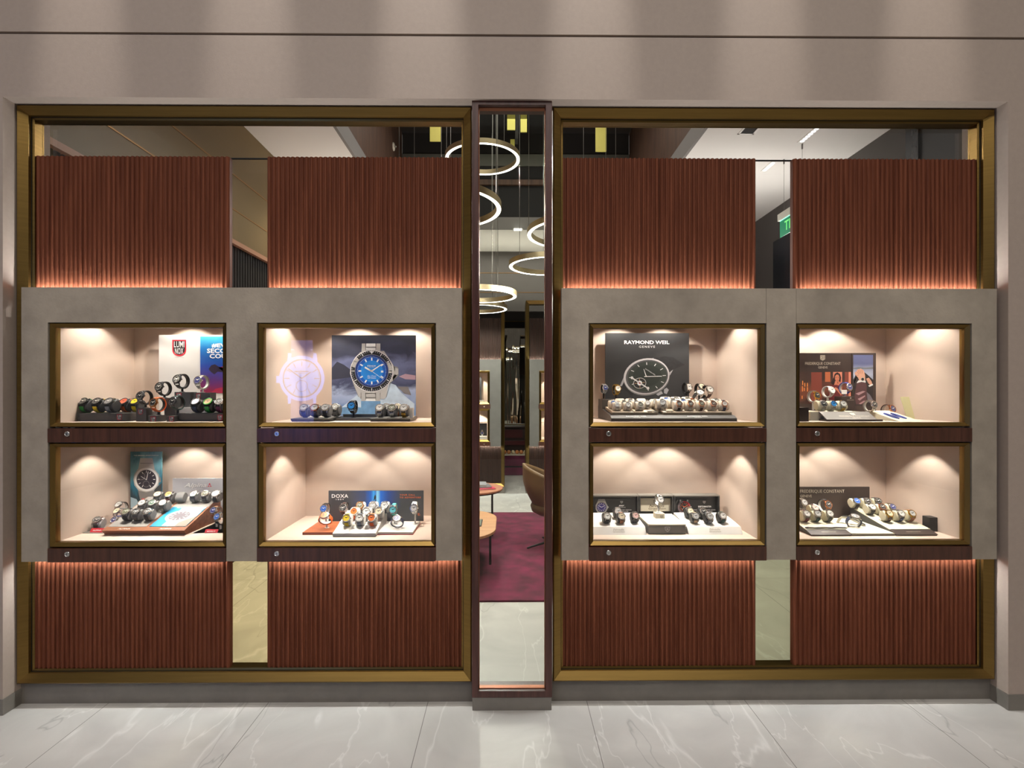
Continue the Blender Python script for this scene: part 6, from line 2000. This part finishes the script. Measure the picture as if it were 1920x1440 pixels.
M_SKN2 = mat('print_skin_light', S(216, 166, 142), 0.5)
pr.add('printed_jacket', M_JKT, [(1606, 720), (1610, 716), (1622, 716), (1625, 722), (1625, 744), (1624, 758), (1605, 758), (1602, 742)])
pr.add('printed_hand', M_SKN2, [(1611, 714), (1609, 708), (1605.5, 705), (1602.5, 701), (1603, 698), (1606, 696.5), (1607, 693.4), (1609.4, 692), (1611.2, 692.6), (1612.4, 691.2), (1614.8, 691.2), (1616, 692.4), (1618.4, 693.4), (1620.4, 697), (1622, 704), (1622.4, 714)])
pr.add('printed_hand', M_SKN2, [(1624, 710), (1629, 708), (1634, 715), (1636, 721), (1632, 723), (1627, 717)])
pr.add('printed_scarf', mat('print_grey_cloth', S(112, 108, 118), 0.5), [(1625, 735), (1631, 740), (1637, 750), (1634, 756), (1627, 754)]).up()
M_SKSH = mat('print_skin_shade', S(160, 104, 84), 0.5)
for q in ((1606.6, 697, 1610.6, 701.6), (1608.6, 693.6, 1612, 700.6), (1612, 693, 1614.2, 700.4), (1616, 693.6, 1616.8, 700.6), (1605.5, 704.4, 1610, 703)):
    pr.bar('printed_finger_line', M_SKSH, *q, 0.6)
pr.bar('printed_finger_line', M_SKSH, 1628, 710.5, 1631.5, 716, 0.6).bar('printed_finger_line', M_SKSH, 1625.5, 711.5, 1629, 717.5, 0.6)
pr.add('printed_cuff', M_WHITEP, [(1606, 718.5), (1609, 713.5), (1616, 712.5), (1623, 714), (1623, 717.5), (1615, 716)])
pr.add('printed_cuff', M_WHITEP, [(1628, 723), (1636, 719.5), (1637, 722), (1630, 725.5)])
pr.ell('printed_watch', M_PSTEEL, 1617.5, 711, 3.4).up().ell('printed_watch', M_BLKP, 1617.5, 711, 2.6)
for q in ([(1604, 738), (1618, 733), (1623, 734), (1610, 741)], [(1608, 748), (1622, 741), (1622, 743.5), (1612, 751)], [(1610, 757), (1620, 751), (1623, 752), (1614, 758)]):
    pr.add('printed_fold', mat('print_jacket_light', S(176, 142, 146), 0.5), q)
pr.done()
# stands
t = empty('display_block', (X(1509, 2.73), 2.72, zf), 'dark brown block at the side wall before the backboard', 'display block')
obj_box('block', M_ESP, gx0 + 0.004, X(1516.5, 2.72), 2.72, 2.80, zf, Z(764, 2.72, 1510), t, 0.001)
t = empty('display_stand', (X(1590, 2.80), 2.72, zf), 'low cream stand with slanting grey sign before the backboard', 'display stand')
sx0, sx1 = X(1551, 2.72), X(1645, 2.72)
zc1 = Z(772, 2.79, 1580)
obj_box('body', M_CREAM, X(1518, 2.80), sx1 - 0.02, 2.795, 2.99, zf, zc1, t, 0.001)
obj_box('plinth', M_ESP, sx0, sx1 + 0.03, 2.722, 2.792, zf, zf + 0.010, t)
MB().prism([(sx0, 2.722, zf + 0.010), (sx1, 2.722, zf + 0.010), (sx1, 2.79, zc1 + 0.001), (sx0, 2.79, zc1 + 0.001)], (0, 0.004, -0.004)).build('sign_plate', mat('satin_grey_plate', S(120, 118, 116), 0.35, metal=0.3), t)
dv = Vector((0, 0.068, zc1 - zf - 0.009)).normalized()
cc = Vector(((sx0 + sx1) / 2 + 0.03, 2.754, (zf + 0.010 + zc1) / 2))
text('FREDERIQUE CONSTANT', cc - dv * 0.008, (1, 0, 0), dv, 0.16, 0.012, M_SILV, t, bold=0.01, lift=0.001)
text('GENEVE', cc - dv * 0.024, (1, 0, 0), dv, 0.045, 0.009, M_SILV, t, bold=0.01, lift=0.001)
MB().poly([cc + dv * b_ + Vector((a, 0, 0)) + Vector((0, -0.001, 0.001)) for a, b_ in ((-0.012, 0.006), (0.0, 0.001), (0.012, 0.006), (0.012, 0.024), (-0.012, 0.024))]).build('crest_emblem', M_SILV, t, fix=False)
for i, (px, d, cs, st, kd) in enumerate(((1542.5, 'black', 'steel', 'steel', 'bracelet'), (1561, 'bright blue', 'steel', 'steel', 'bracelet'), (1579.5, 'white', 'steel', 'gold', 'bracelet'))):
    on_cushion(px, 2.845, zc1, ORD[i] + ' on the low cream stand', GG, d, cs, st, kd, cush='cream', tau=66, wide=True, sc=0.92, yaw=4)
on_ring(1532, 741, 2.90, zc1, 'before the candles of the backboard', GG, 'black', 'gold', 'steel', 'bracelet', tau=74, yaw=16, sc=1.0)
on_ring(1559.5, 731.5, 2.97, zc1, 'before the woman on the backboard', GG, 'white', 'white', 'white', 'strap', tau=70, yaw=18, sc=1.0)
zb = Z(743, 2.96, 1590)
t = empty('display_block', (X(1590, 2.96), 2.995, zf), 'tall dark block with small crest before the backboard', 'display block')
fbox('block', M_ESP, 1577.5, 1603, 2.995, 3.06, zf, zb, t, 0.001)
pr = Print(2.995, t)
crest(pr, 1595, 746.5, 1.3, M_SILV, M_ESP)
pr.bar('printed_line', M_SILV, 1588, 750, 1601, 750, 0.5).done()
on_ring(1592.5, 725.5, 3.0, zb, 'on the tall dark block with crest', GG, 'navy', 'steel', 'blue', 'strap', tau=76, yaw=16, sc=1.05)
t = fbox('price_tag', M_WHITEL, 1578, 1588, 2.992, 2.9935, zb + 0.012, zb + 0.036); tag(t, 'white price tag hanging from the watch on the tall dark block', 'price tag')
on_ring(1639, 758.5, 2.88, zc1, 'at the foot of the driver picture', GG, 'black', 'steel', 'steel', 'bracelet', tau=72, yaw=16, sc=1.0)
rx0, rx1 = X(1686, 2.70), X(1728, 2.70)
zr = Z(770, 2.92, 1640)
t = empty('display_ramp', ((rx0 + rx1) / 2, 2.69, zf), 'narrow cream ramp beside the slanting grey sign', 'display ramp')
wedge('body', M_CREAM, rx0, rx1, [(2.695, zf), (2.93, zr), (2.93, zf)], t)
rr = lambda y: zf + (y - 2.695) / (2.93 - 2.695) * (zr - zf)
for k, (xo, lab) in enumerate(((0.032, 'navy beaded cord loop lying on the cream ramp, nearer the grey sign'), (0.070, 'navy beaded cord loop lying on the cream ramp, nearer the green card'))):
    pts = []
    for i in range(25):
        a = 2 * PI * i / 24
        y = 2.80 + 0.055 * math.sin(a)
        pts.append((rx0 + xo + 0.009 * math.cos(a), y, rr(y) + 0.0035))
    o = MB().tube(pts, 0.0026, 8).build('cord_loop', STRAP['blue']); tag(o, lab, 'cord', 'beaded cords on the cream ramp')
on_ring(1673.5, 766.5, 2.92, zf, 'standing behind the narrow cream ramp', GG, 'navy', 'rose gold', 'brown', 'strap', tau=70, yaw=18, sc=1.05)
t = obj_box('display_plinth', M_CREAM, rx1 + 0.004, rx1 + 0.07, 2.86, 2.94, zf, zf + 0.014); tag(t, 'small cream plinth between the ramp and the green card', 'display plinth')
t = empty('info_card', (X(1704, 2.95), 2.95, zf), 'pale green card leaning against the lining beside the cream ramp', 'card')
MB().prism([P(1702, 790, 2.95), P(1721, 790, 2.95), P(1706, 744, 3.0), P(1688, 744, 3.0)], (0, 0.002, 0)).build('sheet', mat('pale_green_card', S(188, 184, 142), 0.5), t)
pr = Print(2.948, t)
for k in range(12):
    y = 752 + 3 * k
    f_ = (y - 744) / 46.0
    yy = 3.0 - 0.05 * f_
    a, b_ = P(1690 + 14 * f_, y, yy - 0.0012), P(1701 + 14 * f_, y, yy - 0.0012)
    text('model reference price'[:14 + k % 5], (a + b_) / 2, (1, 0, 0), (0, 0.32, 0.95), (b_ - a).x * (0.7 + 0.06 * (k % 5)), 0.0022, mat('print_grey', S(150, 146, 140)), t) if k == 0 else None

# ------------------------------------------------------------------ H: cream ramp, small black box
zf = CASES['H']['zf']
GH = 'watches on the cream ramps'
hx0 = CASES['H']['x0'] + 0.002
py_ = 3.10
t = empty('sign_board', (X(1560, py_), py_, zf), 'dark brown sign with pale brand lettering behind the cream ramps', 'sign')
obj_box('board', M_ESP, hx0, X(1630.5, py_), py_, py_ + 0.01, zf, Z(913, py_, 1560), t)
M_SILV2 = M_SILV
a = X(1582.5, py_)
text('FREDERIQUE CONSTANT', P(1541.7, 921.5, py_ - 0.0008), (1, 0, 0), (0, 0, 1), X(1583.4, py_) - X(1500, py_), 0.0225, M_SILV, t, bold=0.01)
text('GENEVE', P(1511.2, 930, py_ - 0.0008), (1, 0, 0), (0, 0, 1), X(1522, py_) - X(1500.5, py_), 0.015, M_SILV, t, bold=0.01)
hr0 = Z(993, 2.76, 1700)
hs = lambda y: hr0 + (y - 2.76) * 0.16
M_SLIT = mat('dark_slit_side', S(58, 58, 58), 0.5)


def cramp(x0, x1, lab, y1=3.08):
    t = empty('display_ramp', ((x0 + x1) / 2, 2.72, zf), lab, 'display ramp', 'cream ramps with dark lips')
    wedge('body', M_SLIT, x0, x1, [(2.715, zf + 0.006), (2.715, hr0 - 0.014), (2.76, hr0 - 0.001), (y1, hs(y1) - 0.001), (y1, zf + 0.006)], t)
    wedge('top_board', M_CREAM, x0 - 0.0005, x1 + 0.0005, [(2.762, hs(2.762) - 0.001), (2.762, hs(2.762) + 0.002), (y1, hs(y1) + 0.002), (y1, hs(y1) - 0.001)], t)
    wedge('lip', M_ESP, x0 - 0.001, x1 + 0.001, [(2.713, zf + 0.006), (2.713, hr0 - 0.013), (2.761, hr0 + 0.0008), (2.762, hr0 - 0.004), (2.72, zf + 0.006)], t)
    wedge('base', mat('bronze_base', S(96, 72, 60), 0.4), x0 + 0.001, x1 - 0.001, [(2.717, zf), (2.717, zf + 0.006), (y1, zf + 0.006), (y1, zf)], t)
    c = Vector(((x0 + x1) / 2, 2.737, hr0 - 0.0062))
    dv = Vector((0, 0.048, 0.0138)).normalized()
    text('FREDERIQUE CONSTANT', c, (1, 0, 0), dv, 0.075, 0.007, M_SILV, t, bold=0.02, lift=0.001)
    return t


ax0, ax1 = X(1680, 2.715), X(1758, 2.715)
cramp(ax0, ax1, 'cream ramp with dark lip carrying nine watches in three rows')
bx0, bx1 = X(1521, 2.715), X(1597, 2.715)
cramp(bx0, bx1, 'cream ramp with dark lip at the side wall, with silver ribbon', 3.0)
t = empty('display_plinth', (X(1640, 2.72), 2.72, zf), 'cream plinth between the two cream ramps under the navy open watch', 'display plinth')
zc = Z(1000, 2.72, 1640)
obj_box('top_board', M_CREAM, bx1 + 0.003, ax0 - 0.003, 2.718, 3.05, zf + 0.006, zc, t)
obj_box('base', mat('bronze_base', S(96, 72, 60), 0.4), bx1 + 0.003, ax0 - 0.003, 2.72, 3.05, zf, zf + 0.006, t)
ch = dict(cush='cream', tau=54, yaw=6, sc=0.98)
hz = lambda y: hs(y) + 0.002
for i, (px, d, cs, st, kd) in enumerate(((1666, 'cream', 'gold', 'brown', 'strap'), (1688, 'white', 'steel', 'navy', 'strap'), (1708.5, 'silver', 'gold', 'tan', 'strap'))):
    on_cushion(px, 2.86, hz(2.86), ORD[i] + ' in front row of longer cream ramp', GH, d, cs, st, kd, **ch)
for i, (px, d, cs, st, kd) in enumerate(((1634, 'white', 'steel', 'black', 'strap'), (1653, 'black', 'rose gold', 'navy', 'strap'), (1672, 'navy', 'steel', 'steel', 'bracelet'))):
    on_cushion(px, 2.955, hz(2.955), ORD[i] + ' in middle row of longer cream ramp', GH, d, cs, st, kd, **ch)
for i, (px, d, cs, st, kd) in enumerate(((1605, 'blue', 'steel', 'black', 'bracelet'), (1625, 'black', 'steel', 'navy', 'strap'), (1645, 'black', 'steel', 'slate', 'strap'))):
    on_cushion(px, 3.045, hz(3.045), ORD[i] + ' in back row of longer cream ramp', GH, d, cs, st, kd, **ch)
for i, (px, d, cs, st, kd) in enumerate(((1511.5, 'white', 'steel', 'burgundy', 'strap'), (1531.5, 'silver', 'steel', 'dark green', 'strap'), (1554.5, 'white', 'steel', 'black', 'strap'))):
    on_cushion(px, 2.86, hz(2.86), ORD[i] + ' in front row of ribboned ramp', GH, d, cs, st, kd, chrono=i == 2, **ch)
on_cushion(1527, 2.945, hz(2.945), 'behind the front row of ribboned ramp', GH, 'pink', 'steel', 'burgundy', 'strap', **ch)
on_ring(1508, 942, 2.985, hz(2.97), 'raised behind the ribboned ramp, by the wall', GH, 'silver', 'steel', 'steel', 'bracelet', tau=60, yaw=14, sc=1.0)
on_ring(1553, 946, 2.965, hz(2.965), 'raised behind the ribboned ramp', GH, 'black', 'rose gold', 'black', 'strap', tau=68, yaw=16, sc=1.12)
on_ring(1603.5, 968.5, 2.84, zc, 'lying open between the two cream ramps', GH, 'grey', 'steel', 'navy', 'strap', tau=22, roll=82, sc=1.15)
# steel bracelet laid along the lip and a cream holder with a strap
mb = MB()
for k in range(26):
    x = bx0 + 0.004 + k * 0.0082
    y = 2.775 + 0.003 * math.sin(k * 0.7)
    mb.box(x, x + 0.0076, y - 0.009, y + 0.009, hz(y) + 0.0006, hz(y) + 0.0046)
    mb.box(x, x + 0.0084, y - 0.003, y + 0.003, hz(y) + 0.001, hz(y) + 0.0042)
o = mb.build('bracelet_chain', M_STEEL, fix=False); tag(o, 'silver ribbon-like link bracelet lying along the dark lip of the ramp', 'bracelet')
t = empty('strap_holder', (X(1590, 2.90), 2.87, zc), 'arched cream holder with a dark link strap between the cream ramps', 'strap holder')
hx = X(1610, 2.86)
prof = [(-0.058, 0.0), (-0.05, 0.022), (-0.03, 0.038), (0.0, 0.040), (0.035, 0.024), (0.08, 0.004), (0.08, 0.0), (0.03, 0.018), (0.0, 0.030), (-0.03, 0.028), (-0.045, 0.0)]
a = math.radians(-38)
def hp(s, z, w):
    return (hx - 0.02 + s * math.cos(a) - w * math.sin(a), 2.915 + s * math.sin(a) + w * math.cos(a), zc + z)
MB().prism([hp(s, z, -0.012) for s, z in prof], Vector(hp(0, 0, 0.012)) - Vector(hp(0, 0, -0.012))).build('arch', M_CREAM, t)
top = [(-0.03, 0.0385), (0.0, 0.0405), (0.035, 0.0245), (0.078, 0.006)]
MB().prism([hp(s, z, -0.008) for s, z in top] + [hp(s, z + 0.004, -0.008) for s, z in top[::-1]], Vector(hp(0, 0, 0.008)) - Vector(hp(0, 0, -0.008))).build('link_strap', CASE['gunmetal'], t)
t = empty('display_block', (X(1762, 2.78), 2.78, zf), 'small black box with faint lettering standing beside the cream ramp', 'display block')
YQ = 2.80
fbox('block', M_BLKP, 1743, 1783, YQ, YQ + 0.05, zf, Z(970.5, YQ, 1762), t, 0.001)
obj_box('foot', M_BLKP, X(1743, YQ) - 0.001, X(1783, YQ) + 0.002, YQ - 0.003, YQ + 0.05, zf, zf + 0.004, t)
M_FAINT = mat('faint_grey_letters', S(112, 108, 104), 0.5)
text_px('FREDERIQUE CONSTANT', 1754, 1777, 979, 980.3, YQ - 0.0006, M_FAINT, t)
text_px('OFFICIAL', 1758, 1773, 990, 992.5, YQ - 0.0006, M_FAINT, t)
text_px('RETAILER', 1757, 1774, 994, 996.5, YQ - 0.0006, M_FAINT, t)
pr = Print(YQ, t)
crest(pr, 1765.5, 975.5, 1.5, M_FAINT, M_BLKP)
pr.done()
